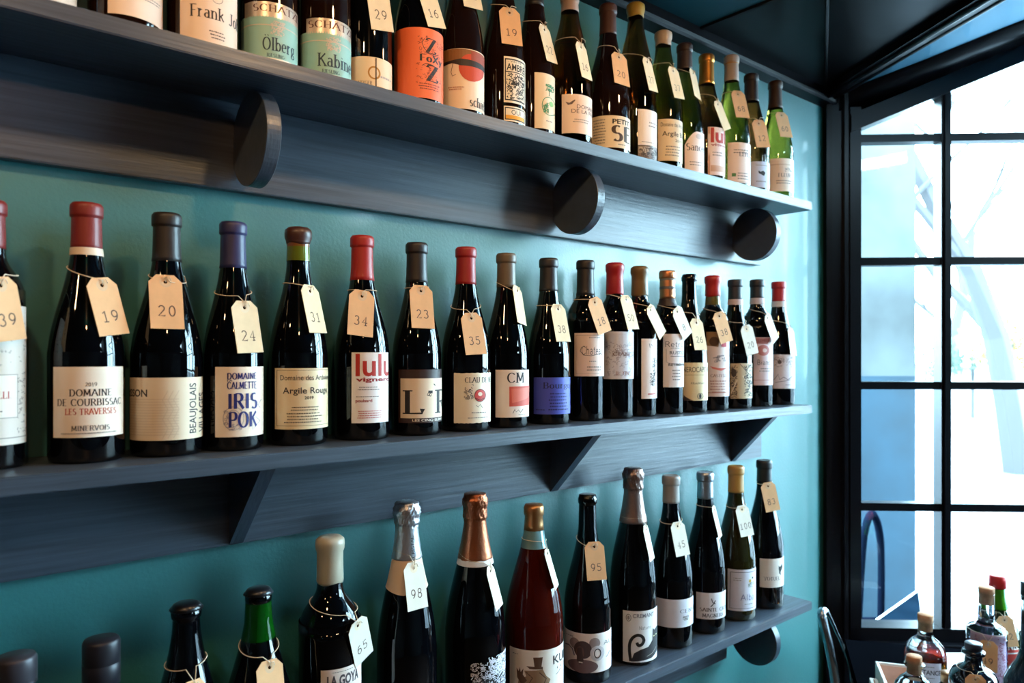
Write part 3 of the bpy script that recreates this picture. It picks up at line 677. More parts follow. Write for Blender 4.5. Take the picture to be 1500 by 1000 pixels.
TW, TL = .037, .067
def make_tag(b, hx, hy, bx, by, wpx, num, col, label, sdy=14, numoff=0):
    """a card tied to the bottle neck. (hx,hy) eyelet, (bx,by) middle of the bottom edge, wpx seen width in the photograph"""
    be = math.atan2(b.ax.dot(RGT), b.ax.dot(FWD)); Zx = b.ax.dot(FWD)
    def hit(px, py, gap):
        z = py2z(b, py, 0, b.r * .6)
        for _ in range(6):
            R = rad(b, z) + gap; off = b.dist * math.tan(math.atan((px - 750) / F) - be); dp = math.sqrt(max(R * R - off * off, (.15 * R) ** 2))
            p = b.ax + b.tc * dp + b.rt * off; z = CAMZ + (HY - py) / F * p.dot(FWD) - b.ax.z
        return b.ax + b.tc * dp + b.rt * off + UP * z, off
    Pt, o1 = hit(hx, hy, .0015); Pb, o2 = hit(bx, by, .0015)
    D = (Pb - Pt).normalized()
    cy = min(1, wpx * Zx * math.cos(be) / (F * TW)); yaw = math.acos(cy)
    T = b.rt * math.cos(yaw) + (-b.tc) * math.sin(yaw); T = (T - D * T.dot(D)).normalized()
    Nn = T.cross(D).normalized()
    if Nn.dot(b.tc) < 0: Nn = -Nn
    Nh = Vector((Nn.x, Nn.y, 0)).normalized()
    for _ in range(6):
        worst = 0
        for i in range(5):
            for j in range(9):
                p = Pt + T * ((i / 4 - .5) * TW) + D * (-.009 + TL * j / 8); q = p - b.ax
                d = math.hypot(q.x, q.y) - (rad(b, max(0, min(q.z, b.H * .999))) + .0009)
                if 0 < q.z < b.H: worst = min(worst, d)
        if worst > -1e-4: break
        Pt = Pt - Nh * worst * 1.02
    t = thing('price_tag', Pt, label, 'tag')
    hw = TW / 2; ct = .009
    out = [(-hw, TL - ct), (hw, TL - ct), (hw, ct * .0), (hw - .0085, -ct), (-hw + .0085, -ct), (-hw, 0)]
    bm = bmesh.new(); O = [bm.verts.new((a, c, 0)) for a, c in out]; hole = [bm.verts.new((.0021 * math.cos(a), .0021 * math.sin(a), 0)) for a in [2 * math.pi * i / 14 for i in range(14)]]
    es = [bm.edges.new((O[i], O[(i + 1) % 6])) for i in range(6)] + [bm.edges.new((hole[i], hole[(i + 1) % 14])) for i in range(14)]
    bmesh.ops.triangle_fill(bm, edges=es, use_beauty=True)
    g = bmesh.ops.extrude_face_region(bm, geom=bm.faces[:]); bmesh.ops.translate(bm, vec=(0, 0, -.0006), verts=[v for v in g['geom'] if isinstance(v, bmesh.types.BMVert)])
    bmesh.ops.recalc_face_normals(bm, faces=bm.faces)
    Mx = Matrix((T, D, Nn)).transposed()
    def cv(bm):
        for v in bm.verts: v.co = Mx @ v.co
        return bm
    card = setm(obj('card', cv(bm), t), col)
    q2 = []; strip(arc(0, 0, .0046, .0046, 0, 360, 24), lambda dx, dy: .0042, q2)
    bm = mesh_polys(q2, lambda a, c: Vector((a, c, .00012))); setm(obj('eyelet_ring', cv(bm), card), cmat((214, 178, 140) if col is M_tan else (226, 208, 180), .8))
    if num:
        ps, wd_ = stroke_text(num, .11, .11, False, .1, .8); hh = .0125
        rs = random.Random(int(hx)); polys = [[((p - wd_ / 2) * hh * 1.02 + numoff, .036 - (q - .5) * hh) for p, q in pl] for pl in ps]
        bm = mesh_polys(polys, lambda a, c: Vector((a, c, .00014))); setm(obj('number', cv(bm), card), M_ink)
    # string: loop round the neck, then two strands to the eyelet
    phi = math.atan2(o1, math.sqrt(max(1e-6, (rad(b, .8 * b.H)) ** 2 - min(o1 * o1, .9 * rad(b, .8 * b.H) ** 2))))
    q = Pt - b.ax; phi = math.atan2(q.dot(b.rt), q.dot(b.tc))
    zn = next((z for r_, z in b.prof if z > .5 * b.H and r_ < b.lip * 1.25), .8 * b.H)
    zs = min(max(q.z + .011, zn), q.z + .026, .93 * b.H)
    pts = []
    for i in range(31):
        a = phi + math.radians(14) + (2 * math.pi - math.radians(28)) * i / 30
        z = zs - .009 * (1 + math.cos(a - phi)) / 2 + .004 * math.sin(a * 1 + hx)
        R = rad(b, z) + .0012; pts.append(b.tc * (R * math.cos(a)) + b.rt * (R * math.sin(a)) + UP * z)
    base = q + Nn * .0009; hole_f = base
    knot = q + Nn * .0024 - D * .0055
    pl = [hole_f, knot] + pts + [knot + T * .0004, hole_f - Nn * .0002]
    pl = [p - q for p in pl]
    bm = tube(pl, .00055, 5)
    k2 = knot - q; tube([k2, k2 + T * .004 - D * .001 + Nn * .001, k2 + T * .006 + D * .004], .0005, 5, bm)
    a = phi + 2.4; R = rad(b, zs) + .0012; k3 = (b.tc * (R * math.cos(a)) + b.rt * (R * math.sin(a)) + UP * zs) - q
    o3 = (b.tc * math.cos(a) + b.rt * math.sin(a))
    tube([k3, k3 + o3 * .008 + UP * .001, k3 + o3 * .012 - UP * .012], .0005, 5, bm)
    setm(obj('string', bm, t), M_string, True)
    return t

CR = (236, 226, 208); WH = (240, 236, 230); INK = (40, 34, 40); GR = (120, 112, 108); RED = (190, 36, 30); BLK = (24, 22, 24)
GT = 'white and sparkling bottles on the top shelf'; GM = 'red wines on the middle shelf'; GL = 'magnums on the lowest shelf'
SIL = (205, 190, 175); TEAL = (142, 186, 176)
# ---- top shelf
bottle(1, 55, None, 114, 'flute', M_brownblk, ('cap', (40, 28, 26), None), [(12, 112, -110, 5, (226, 214, 204), [])], 'dark bottle with plain white label at far left end of top shelf', H=.33, group=GT)
bottle(1, 184, None, 238, 'flute', M_brownblk, ('cap', (60, 28, 24), None), [(158, 240, -90, 30, (232, 208, 190), [('fine', GR, 190, 236, -6, 2, 2)])], 'dark bottle with pale pink label left of the large cream-labelled riesling', H=.33, group=GT)
bottle(1, 298, None, 349, 'flute', M_brownblk, ('cap', (120, 40, 30), None), [(264, 347, -100, 64, (232, 206, 186), [('s', INK, 'Frank John', 279, 352, 11, 28), ('fine', INK, 306, 330, 44, 58, 3), ('ring', GR, 318, -4, 8, 8, .8)])], 'brown bottle whose pink-cream label reads Frank John', H=.33, group=GT)
def schatz(x, xr, d, word, lx):
    tx = (x - 395); 
    return [(lx[0] + 8, xr + 3, d + 2, d + 24, SIL, [('s', (90, 50, 44), 'SCH\u00c4TZEL', x - 24, xr + 6, d + 6, d + 16)], {'metal': .7, 'rough': .35}),
            (lx[0], xr + 3, d + 20, d + 84, TEAL, [('rect', SIL, lx[0], xr + 2, d + 33, d + 34.4), ('rect', (232, 226, 214), lx[0], xr + 2, d + 81.5, d + 84), ('s', (24, 52, 70), word, x - 10, xr - 6 if word != 'Kabinett' else xr + 4, d + 52, d + 70), ('s', (50, 80, 92), 'RIESLING', x - 4, x + 21, d + 75, d + 80), ('scrib', SIL, x + 2, x + 22, d + 27, d + 47, 60, .9)])]
bottle(1, 395, None, 436, 'flute', M_brownblk, ('cap', (60, 40, 36), None), schatz(395, 436, 3, '\u00d6lberg', (351, 436)), 'riesling with pale teal label reading \u00d6lberg and silver band', H=.33, group=GT)
bottle(1, 476, None, 514, 'flute', M_brownblk, ('cap', (60, 40, 36), None), schatz(476, 517, 28, 'Kabinett', (441, 517)), 'riesling with pale teal label reading Kabinett and silver band', H=.33, y=0.954, group=GT)
bottle(1, 539, None, 574, 'flute', M_black, ('cap', (36, 30, 34), None), [(510, 575, 84, 131, (228, 204, 170), [('ring', (176, 122, 44), 548, 107, 8, 8.5, 2.4), ('rect', (70, 44, 30), 549.6, 551.6, 85, 130), ('s', (90, 80, 90), 'ATZGER', 524, 545, 120, 125), ('fine', (176, 160, 150), 556, 572, 107, 115, 1), ('rect', (176, 122, 44), 552, 566, 126, 128)])],
    'dark bottle with short cream label bearing a gold ring', H=.33, tag=(552, -16, 560, 44, 33, '29', M_tan_lit, 'manila tag numbered 29 hanging off the gold-ring bottle'), y=0.962, group=GT)
bottle(1, 613, None, 649, 'burgundy', M_black, ('cap', (30, 24, 26), None), [(578, 651, 40, 143, (236, 108, 62), [('h', BLK, 'Z', 624, 638, 55, 76), ('h', BLK, 'FoXy', 615, 646, 79, 89), ('h', BLK, 'Z', 625, 641, 94, 117), ('scrib', (120, 40, 30), 612, 628, 52, 80, 26, .5), ('scrib', (120, 40, 30), 632, 648, 56, 80, 22, .5), ('scrib', (120, 40, 30), 610, 646, 92, 122, 40, .5), ('line', BLK, [(622, 56), (618, 62), (621, 70), (628, 77), (636, 79), (642, 74)], .8), ('line', BLK, [(618, 96), (624, 92), (634, 93), (640, 100)], .8), ('fine', (120, 40, 30), 612, 645, 120, 131, 3)])],
    'black bottle with big orange label lettered FoXy', H=.30, tag=(623, -14, 640, 44, 28, '16', M_tan_lit, 'manila tag numbered 16 above the orange label'), group=GT)
bottle(1, 676, None, 709, 'burgundy', M_brownblk, ('cap', (46, 30, 26), None), [(650, 711, 72, 160, (232, 208, 184), [('poly', (132, 84, 40), [(648, 72), (711, 74), (711, 92), (648, 90)]), ('ell', (196, 66, 36), 690, 99, 18, 20), ('poly', (150, 60, 34), [(690, 74), (711, 75), (708, 92), (690, 92)]), ('poly', (34, 20, 18), [(648, 90), (662, 89), (675, 87), (711, 90), (711, 97), (675, 97), (662, 93), (648, 95)]), ('line', (110, 80, 66), [(664, 93), (661, 106), (663, 112), (668, 110)], .8), ('fine', (150, 60, 50), 655, 680, 127, 133, 2), ('s', INK, 'schieler', 688, 716, 142, 155)])],
    'brown bottle whose label shows an orange half face with dark glasses', H=.30, tag=(684, -38, 696, 26, 28, '21', M_tan_lit, 'manila tag numbered 21 above the half face label'), group=GT)
bottle(1, 737, None, 769, 'burgundy', M_brownblk, ('cap', (50, 26, 20), None), [(738, 770, 86, 153, (236, 222, 200), [('rect', BLK, 739.5, 768, 89, 150), ('rect', (230, 216, 194), 741, 767, 91, 148), ('t', BLK, 'AMBRE', 742, 767, 96, 106, .02), ('t', BLK, '- VIN DE -', 744, 765, 91.5, 94.5), ('rect', BLK, 741, 767, 107.5, 108.8), ('scrib', BLK, 742, 767, 110, 148, 150, .9), ('t', BLK, 'MM', 750, 760, 120, 127, .03)]), (738, 770, 158, 180, (236, 222, 200), [('rect', BLK, 739.5, 768, 160, 178), ('rect', (236, 222, 200), 740.8, 767, 161.5, 176.5), ('rect', (226, 160, 40), 740.8, 767, 171, 176.5), ('t', BLK, 'OUI', 749, 762, 163, 170)])],
    'brown bottle with narrow black and white patterned label over a yellow band', H=.315, tag=(746, 18.5, 750, 65, 30, '19', M_tan, 'tan tag numbered 19 on the patterned-label bottle of the top shelf'), group=GT)
bottle(1, 783, None, 812.5, 'burgundy', M_brownblk, ('cap', (40, 26, 24), None), [(783, 815, 109, 190, (230, 208, 176), [('scrib', (56, 130, 84), 799, 811, 124, 134, 50, .8), ('line', (56, 110, 70), [(805, 132), (804, 141)], 1), ('ring', (56, 130, 84), 804, 156, 10, 13, 1), ('scrib', (56, 130, 84), 796, 803, 152, 166, 30, .9), ('ell', (140, 196, 120), 807, 152, 3, 4), ('fine', GR, 799, 809, 176, 180, 1)])],
    'dark bottle with cream label showing a green tree and ring', H=.315, tag=(797, 43.7, 807.7, 88, 17, '22', M_tan_lit, 'narrow manila tag on the green tree bottle'), y=0.963, group=GT)
bottle(1, 834.6, -8, 867, 'flute', M_amber, ('cap', (226, 190, 170), 14), [(823, 868, 139, 196, (232, 204, 184), [('poly', (100, 80, 76), [(828, 150), (834, 152), (842, 147), (843, 148), (838, 154), (832, 155)]), ('t', (90, 60, 60), 'DOMAINE', 845, 869, 154, 159.5), ('t', (90, 60, 60), 'DE LA PAIX', 837, 871, 161, 166.5), ('fine', GR, 838, 864, 174, 181, 2)])],
    'amber bottle with pink-white capsule and small bird on its label', tag=(848.7, 70, 857, 113, 16, '16', M_tan_lit, 'manila tag numbered 16 on the bird-label bottle'), group=GT)
bottle(1, 890.7, 9, 922.8, 'burgundy', M_brownblk, ('cap', (92, 52, 40), 48), [(865, 925, 169, 216, (228, 208, 176), [('t', BLK, 'PETIT', 897, 921, 174, 181, .03), ('h', (60, 38, 26), 'SE', 896, 922, 184, 206), ('fine', GR, 869, 888, 173, 211, 9), ('fine', GR, 905, 918, 209, 213, 1)])],
    'bottle with brown capsule and cream label reading PETIT SE', tag=(906.3, 84, 911, 124.6, 22, '20', M_tan, 'tan tag numbered 20 on the PETIT SE bottle'), y=0.953, group=GT)
bottle(1, 931, 7, 962, 'flute', M_amber, ('wax', (226, 176, 60), 22), [(934.5, 965, 162, 214, (234, 222, 214), [('fine', GR, 949, 962, 178, 188, 2), ('fine', GR, 939, 961, 208, 211, 1)]), (934.5, 965, 215, 234, (128, 116, 112), [('scrib', (70, 62, 62), 936, 963, 217, 233, 50, 1.2), ('scrib', (190, 180, 170), 936, 963, 217, 225, 14, 1)])],
    'tall brown bottle sealed with yellow wax', tag=(946, 91.5, 954.8, 131, 14, '27', M_tan_lit, 'manila tag on the yellow wax bottle'), group=GT)
bottle(1, 971.5, 48, 999.5, 'flute', M_olive, ('wax', (232, 204, 178), 64), [(964, 1003, 175, 236, (222, 198, 160), [('t', INK, 'Domaine des Ardoisieres', 968, 1006, 180, 186), ('t', INK, 'Argile Blanc', 970, 1008, 193, 202, .01), ('t', INK, '2019', 989, 998, 204, 208), ('fine', GR, 972, 998, 213, 230, 4)])],
    'green bottle with white wax seal and yellowish Argile Blanc label', tag=(985.9, 104, 994.6, 142, 16, '37', M_tan_lit, 'manila tag numbered 37 on the Argile Blanc bottle'), y=0.954, group=GT)
bottle(1, 1003, 66, 1031, 'burgundy', M_olive, ('cap', (72, 42, 32), 100), [(1003, 1033, 192, 252, (236, 216, 206), [('s', INK, 'Sancerre', 1005, 1040, 211, 221), ('ell', (206, 192, 186), 1024, 200, 5, 4), ('fine', GR, 1010, 1030, 236, 244, 2)], {'top': lambda t: -.34 * max(0, 1 - t * 2.2) ** 2 - .02})],
    'green bottle with brown capsule and curved-top Sancerre label', tag=(1015, 107.7, 1023, 148, 10, '', M_tan_lit, 'edge-on manila tag on the Sancerre bottle'), y=0.962, group=GT)
bottle(1, 1035, 81.6, 1062, 'burgundy', M_amber, ('metal', (222, 150, 70), 122), [(1037, 1064, 187, 257, (236, 216, 212), [('rect', (206, 160, 140), 1037, 1040, 187, 257), ('t', (178, 40, 30), 'lulu', 1041, 1074, 188, 210, .03), ('t', (160, 30, 40), 'vigneron', 1041, 1074, 211, 216, .02), ('fine', GR, 1041, 1060, 222, 230, 2), ('rect', (208, 170, 150), 1041, 1062, 243, 252)])],
    'green-brown bottle with gold capsule and red lulu lettering', tag=(1051.4, 153, 1065, 188, 13, '', M_tan_lit, 'manila tag on the gold capsule bottle of the top shelf'), y=0.962, group=GT)
bottle(1, 1071.5, 83, 1099.3, 'burgundy', M_green, ('cap', (228, 206, 190), 117, [(89, 92, (190, 140, 70))]), [(1066, 1102, 209, 268, (236, 216, 206), [('fine', GR, 1072, 1098, 218, 226, 2), ('s', INK, 'LEFLEUR', 1083, 1105, 223, 229), ('rect', (70, 130, 80), 1072, 1078, 254, 259), ('fine', GR, 1080, 1098, 252, 264, 3), ('rect', (200, 180, 160), 1066, 1102, 266, 267)])],
    'green bottle with white capsule and a gold ring round it', tag=(1081, 138, 1088.3, 172, 20, '68', M_tan, 'tan tag numbered 68 on the white capsule bottle'), group=GT)
bottle(1, 1100.5, 110, 1127.5, 'burgundy', M_amber, ('cap', (60, 38, 32), 147.5), [(1100, 1129, 237, 275, (186, 194, 216), [('poly', BLK, [(1111, 250), (1114, 252), (1118, 250), (1121, 253), (1119, 258), (1115, 256), (1111, 254)]), ('fine', GR, 1106, 1124, 241, 244, 1), ('fine', GR, 1106, 1122, 264, 268, 1)])],
    'amber bottle with brown capsule and low pale blue label', tag=(1111, 181, 1117.3, 213, 20, '12', M_tan, 'tan tag numbered 12 on the pale blue label bottle'), group=GT)
bottle(1, 1135.6, 120.5, 1162.5, 'burgundy', M_green, ('cap', (84, 54, 42), 157.6), [(1128, 1165, 232, 280, (236, 216, 198), [('rect', (214, 190, 168), 1128, 1164, 240, 242), ('scrib', GR, 1150, 1161, 245, 251, 14, .4), ('s', (110, 100, 100), 'FLEURS', 1140, 1160, 254, 259), ('fine', GR, 1136, 1162, 263, 270, 2)])],
    'bright green bottle at the right end of the top shelf', tag=(1144.8, 169, 1152, 200, 18, '60', M_tan, 'tan tag numbered 60 on the rightmost top shelf bottle'), group=GT)

# ---- middle shelf
ORN = (196, 188, 178)
bottle(2, -17, 294, 38, 'bordeaux', M_black, ('cap', (150, 30, 26), 362), [(-70, 40, 446, 653, (222, 214, 204), [('scrib', (150, 140, 132), -60, 37, 470, 540, 90, 1), ('scrib', (150, 140, 132), 25, 38, 545, 640, 40, 1), ('rect', (238, 232, 224), -60, 24, 550, 612), ('line', (130, 120, 112), [(-60, 549), (25, 549), (25, 613), (-60, 613)], .9), ('s', (176, 50, 44), 'PORELLI.', -40, 16, 574, 584), ('fine', GR, -40, 8, 600, 606, 1), ('rect', (150, 140, 132), -60, 38, 642, 643.5)])],
    'red-capsuled bottle with ornate engraved label cut off by the left edge', tag=(-3, 418, 10, 489, 48, '39', M_tan, 'tan tag cut off by the left edge on the middle shelf'), group=GM)
bottle(2, 127, 299, 183, 'burgundy', M_black, ('cap', (150, 36, 30), 363, [(362, 373, (226, 206, 184))]), [(78.5, 180, 537, 640, (238, 222, 204), [('s', (90, 80, 80), '2019', 125, 142, 560, 565.5), ('s', INK, 'DOMAINE', 102, 163, 570, 579.5), ('s', INK, 'DE COURBISSAC', 85, 176, 584, 593.5), ('s', (196, 60, 44), 'LES TRAVERSES', 96, 169, 598, 606.5), ('s', (80, 76, 80), 'MINERVOIS', 105, 160, 623, 630), ('fine', GR, 83, 176, 632, 636, 1)])],
    'red-capsuled bottle with white Domaine de Courbissac label', tag=(148.3, 417.8, 166.7, 490, 46, '19', M_tan, 'tan tag numbered 19 on the middle shelf Minervois bottle'), group=GM)
bottle(2, 244.4, 313.6, 296.5, 'burgundy', M_black, ('cap', (44, 36, 36), 382), [(186, 297, 553, 645, (226, 206, 178), [('t', (50, 44, 48), 'BRISSON', 184, 216, 570, 581, .02), ('v', (50, 44, 48), 'BEAUJOLAIS', 277, 289, 562, 637, .01), ('v', (50, 44, 48), 'VILLAGES', 290.5, 297, 577, 637, .01)] + [('rect', (214, 192, 164), 189, 262, 584 + 4 * i, 585.4 + 4 * i) for i in range(14)] + [('line', (212, 190, 162), [(238 + 8 * j, 642), (246 + 8 * j, 628), (238 + 8 * j, 614), (246 + 8 * j, 600), (238 + 8 * j, 586), (246 + 8 * j, 572)], 1.2) for j in range(3)])],
    'black-capsuled bottle with beige embossed label and sideways BEAUJOLAIS VILLAGES', tag=(242.3, 413, 245.7, 481, 48, '20', M_tan, 'tan tag numbered 20 facing front on the Beaujolais bottle'), group=GM)
NAV = (30, 34, 110)
bottle(2, 341.7, 326.6, 386, 'burgundy', M_black, ('cap', (48, 48, 106), 392), [(315.5, 385.5, 537, 639, (240, 222, 202), [('ring', (150, 140, 150), 342, 612, 15, 17, .7), ('ring', (150, 140, 150), 342, 612, 10, 12, .7), ('scrib', (130, 122, 140), 328, 336, 600, 625, 26, .5), ('scrib', (130, 122, 140), 334, 354, 620, 629, 20, .5), ('line', (120, 112, 130), [(353, 586), (366, 585), (376, 590), (382, 586), (377, 594), (380, 598)], .6), ('line', (120, 112, 130), [(366, 615), (374, 611), (380, 618), (376, 622), (370, 630), (369, 618)], .6), ('h', NAV, 'DOMAINE', 333, 375, 546, 555), ('h', NAV, 'LA', 333, 340, 555.6, 558), ('h', NAV, 'CALMETTE', 333, 375, 559, 569), ('h', NAV, 'IRIS', 334, 375.6, 576, 598), ('h', NAV, 'POK', 335, 375, 603, 625)])],
    'blue-capsuled bottle with navy IRIS lettering on white label', tag=(357.3, 450.5, 366, 515, 38, '24', M_tan_lit, 'manila tag numbered 24 on the blue-capsuled bottle'), group=GM)
def corkneck(b):
    z0, z1 = py2z(b, 381, 0, NECK), py2z(b, 360, 0, NECK)
    setm(obj('green_neck', lathe([(rad(b, z0) + .0003, z0), (rad(b, z1) + .0003, z1)], 40), b.root), cmat((96, 108, 34), .08, .1), True)
    z2 = py2z(b, 352, 0, NECK)
    setm(obj('cork', lathe([(rad(b, z1) + .0003, z1), (rad(b, z2) + .0003, z2)], 40), b.root), cmat((118, 72, 36), .12), True)
bottle(2, 437, 335, 480, 'burgundy', M_black, ('wax', (80, 42, 32), 356), [(403, 481, 539, 628, (230, 208, 168), [('line', (120, 100, 80), [(406, 542), (480, 542)], .6), ('line', (120, 100, 80), [(406, 623), (480, 623)], .6), ('line', (120, 100, 80), [(406, 542), (406, 623)], .6), ('t', INK, 'Domaine des Ardoisieres', 411, 485, 549, 556.5), ('t', INK, 'Argile Rouge', 414.6, 478, 567, 579, .01), ('t', INK, '2019', 446, 459, 580, 584.5, .02), ('fine', (90, 80, 70), 425, 470, 594, 602, 2), ('fine', (90, 80, 70), 416, 474, 603, 620, 4)])],
    'bottle with brown wax top, visible cork and yellowish Argile Rouge label', tag=(454, 426.5, 466, 488, 26, '31', M_tan_lit, 'manila tag numbered 31 on the Argile Rouge bottle'), group=GM, extra=corkneck)
bottle(2, 530.5, 346.5, 571, 'burgundy', M_black, ('cap', (196, 34, 28), 410), [(515, 568.5, 516, 619, (240, 234, 232), [('t', (178, 40, 30), 'lulu', 521, 570, 518, 551, .02), ('t', (150, 40, 44), 'vigneron', 521.5, 571, 552.5, 560.5, .03), ('fine', GR, 521, 556, 565, 572, 2), ('t', (150, 40, 44), 'poulsard', 521, 545, 584, 590, .02), ('fine', GR, 521, 560, 579, 582, 1), ('fine', (190, 90, 90), 520, 562, 600, 613, 4)])],
    'red-capsuled bottle with tall red lulu vigneron label', tag=(529.4, 434, 526.7, 491, 36, '34', M_tan, 'tan tag numbered 34 on the red lulu bottle'), group=GM)
bottle(2, 610.5, 356.6, 646.5, 'burgundy', M_black, ('cap', (44, 38, 42), 413), [(584, 648, 541, 619, (54, 34, 30), [('rect', (236, 216, 190), 587, 652, 554, 612), ('s', (30, 26, 28), "L'R", 592, 656, 572, 605), ('line', (30, 26, 28), [(635, 562), (637, 565)], 1.4), ('t', (236, 226, 210), 'LES CINQ ELEMENTS', 604, 654, 613.4, 617.4, .02)])],
    "dark bottle with brown-bordered cream label reading L'R", tag=(616.6, 426, 620, 481, 33, '23', M_tan, "tan tag numbered 23 on the L'R bottle"), group=GM)
bottle(2, 682.5, 363, 718.5, 'burgundy', M_black, ('cap', (184, 28, 28), 416), [(665, 720, 546, 619, (236, 222, 198), [('s', INK, 'CLAU DE NELL', 681, 724, 552.5, 560), ('ell', (196, 60, 50), 703, 579, 8, 9), ('ring', (70, 40, 40), 703, 579, 8, 9, .8), ('line', (60, 30, 30), [(697, 583), (703, 586), (709, 583)], 1), ('ell', (236, 210, 190), 703, 577, 3, 3), ('scrib', (70, 60, 70), 680, 693, 563, 584, 34, .6), ('fine', GR, 690, 714, 602, 606, 1), ('fine', GR, 680, 716, 610, 613, 1), ('line', INK, [(697, 593), (700, 596), (703, 592), (706, 597)], .7)], {'rag': .0006})],
    'red-capsuled bottle with torn-edged cream label and red apple seal', tag=(690, 466, 697, 518, 30, '35', M_tan, 'tan tag numbered 35 on the torn-edged label bottle'), group=GM)
bottle(2, 741.6, 372, 774.5, 'burgundy', M_black, ('cap', (122, 108, 88), 420), [(726, 776, 541.5, 611, (240, 224, 212), [('s', INK, 'CM', 743, 767, 546, 560), ('poly', (210, 90, 74), [(746, 566), (778, 565), (778, 594), (746, 595)]), ('poly', (226, 116, 96), [(749, 569), (775, 568), (774, 582), (750, 590)]), ('line', INK, [(751, 605), (754, 599), (756, 603), (759, 600), (762, 604), (766, 599)], .8), ('fine', GR, 758, 770, 606, 608, 1)])],
    'khaki-capsuled bottle with white label carrying a painted red square', tag=(757.3, 426, 764.7, 477, 13, '', M_tan_lit, 'edge-on manila tag on the khaki-capsuled red square bottle'), group=GM)
bottle(2, 803.7, 379, 835, 'burgundy', M_black, ('cap', (54, 48, 54), 426), [(782, 837, 552.7, 606.5, (72, 84, 190), [('s', (24, 26, 80), 'Bourgogne', 796, 848, 560, 568.5), ('fine', (30, 34, 96), 803, 832, 574, 602, 6), ('fine', (30, 34, 96), 785, 800, 598, 602, 1)])],
    'dark-capsuled bottle with blue Bourgogne label', tag=(817.4, 452.6, 825.4, 500, 21, '38', M_tan_lit, 'manila tag numbered 38 on the blue Bourgogne bottle'), group=GM)
bottle(2, 857.5, 382, 884.5, 'bordeaux', M_black, ('cap', (46, 38, 42), 432), [(841.5, 886, 487.5, 551, (236, 212, 200), [('line', (170, 150, 140), [(844, 491), (885, 491)], .6), ('line', (170, 150, 140), [(844, 491), (844, 547), (885, 547)], .6), ('m', (60, 50, 54), 'Chateau', 852, 882, 507, 519), ('line', (60, 50, 54), [(852, 508), (850, 514), (855, 520), (866, 521), (880, 517)], .7), ('fine', GR, 860, 880, 493, 496, 1), ('fine', GR, 862, 874, 527, 531, 1), ('fine', GR, 858, 882, 535, 544, 2)])],
    'dark-capsuled square-shouldered bottle with pinkish Chateau label', tag=(868, 443, 882, 485, 21, '18', M_tan, 'tan tag numbered 18 on the Chateau label bottle'), group=GM)
bottle(2, 900.6, 386, 928, 'bordeaux', M_black, ('wax', (196, 30, 34), 431), [(884, 929.5, 485.5, 555, (214, 212, 220), [('scrib', (168, 164, 176), 888, 927, 500, 550, 110, .9), ('scrib', (120, 110, 116), 897, 922, 508, 522, 26, .5), ('s', (120, 90, 90), 'CIANELLI', 898, 930, 516, 521), ('s', (150, 100, 90), 'IL TINTO', 902, 926, 544, 549)])],
    'red wax bottle with misty grey landscape label', tag=(913, 439, 924, 484, 17, '50', M_tan_lit, 'manila tag numbered 50 on the red wax bottle'), group=GM)
bottle(2, 937, 391, 962, 'bordeaux', M_black, ('wax', (134, 104, 54), 433), [(939.5, 963.5, 496, 583.5, (240, 224, 216), [('scrib', (50, 44, 50), 952, 959, 546, 566, 30, .7), ('scrib', (50, 44, 50), 956, 961, 524, 546, 22, .6), ('line', INK, [(958, 523), (958.6, 545), (956, 560)], .6), ('line', INK, [(951, 503), (952, 509)], .6), ('line', INK, [(953, 504), (957, 508)], .6), ('rect', (196, 50, 44), 949, 960, 576, 577.6)])],
    'khaki wax bottle with tall narrow white label', tag=(951, 454, 968, 489, 14, '', M_tan_lit, 'manila tag on the khaki wax bottle'), group=GM)
bottle(2, 977.6, 397, 1001.5, 'bordeaux', M_black, ('metal', (206, 138, 96), 437, [(407, 410, (130, 120, 116)), (419, 423, (96, 92, 96)), (437, 448, (40, 20, 24))]), [(971.5, 1003, 489, 567, (236, 226, 224), [('m', INK, 'Retro', 974, 1000, 500, 508), ('fine', GR, 982, 1000, 509, 511, 1), ('t', (90, 90, 100), 'RUSTICO', 981, 1002, 514, 519, .02), ('rect', (90, 90, 100), 982, 1001, 521, 522), ('line', (130, 130, 140), [(976, 511), (976, 530), (988, 534), (1001, 534)], .6), ('t', INK, 'RETROVINO', 979, 1004, 532, 536, .02), ('fine', GR, 984, 998, 540, 558, 4)])],
    'bottle with banded copper capsule and white Retro label', tag=(989, 456.6, 1003, 489, 16, '8', M_tan_daylit, 'manila tag on the banded copper capsule bottle'), group=GM)
bottle(2, 1009.5, 401.5, 1036.5, 'burgundy', M_black, ('bare', None, None), [(1001, 1038, 531, 586.5, (228, 206, 160), [('t', (60, 50, 40), 'NEROCAPITANO', 1000, 1042, 537, 545, .005), ('line', (150, 130, 90), [(1003, 549), (1037, 549)], .5), ('t', (60, 50, 40), 'FRAPPATO', 1012, 1034, 560, 562.6), ('ell', INK, 1025.5, 580, 1.8, 3.4), ('ring', INK, 1025.5, 580, 4, 4, .8), ('poly', (60, 50, 46), [(1001, 578), (1008, 584), (1016, 586.4), (1001, 586.4)])])],
    'bare black-necked bottle with yellow Nerocapitano label', tag=(1019.6, 472.6, 1026, 511, 18, '26', M_tan_lit, 'manila tag numbered 26 on the yellow Nerocapitano bottle'), group=GM)
def gneck(b):
    z0, z1 = py2z(b, 446, 0, NECK), py2z(b, 434, 0, NECK)
    setm(obj('green_neck', lathe([(rad(b, z0) + .0003, z0), (rad(b, z1) + .0003, z1)], 40), b.root), cmat((92, 84, 40), .08, .1), True)
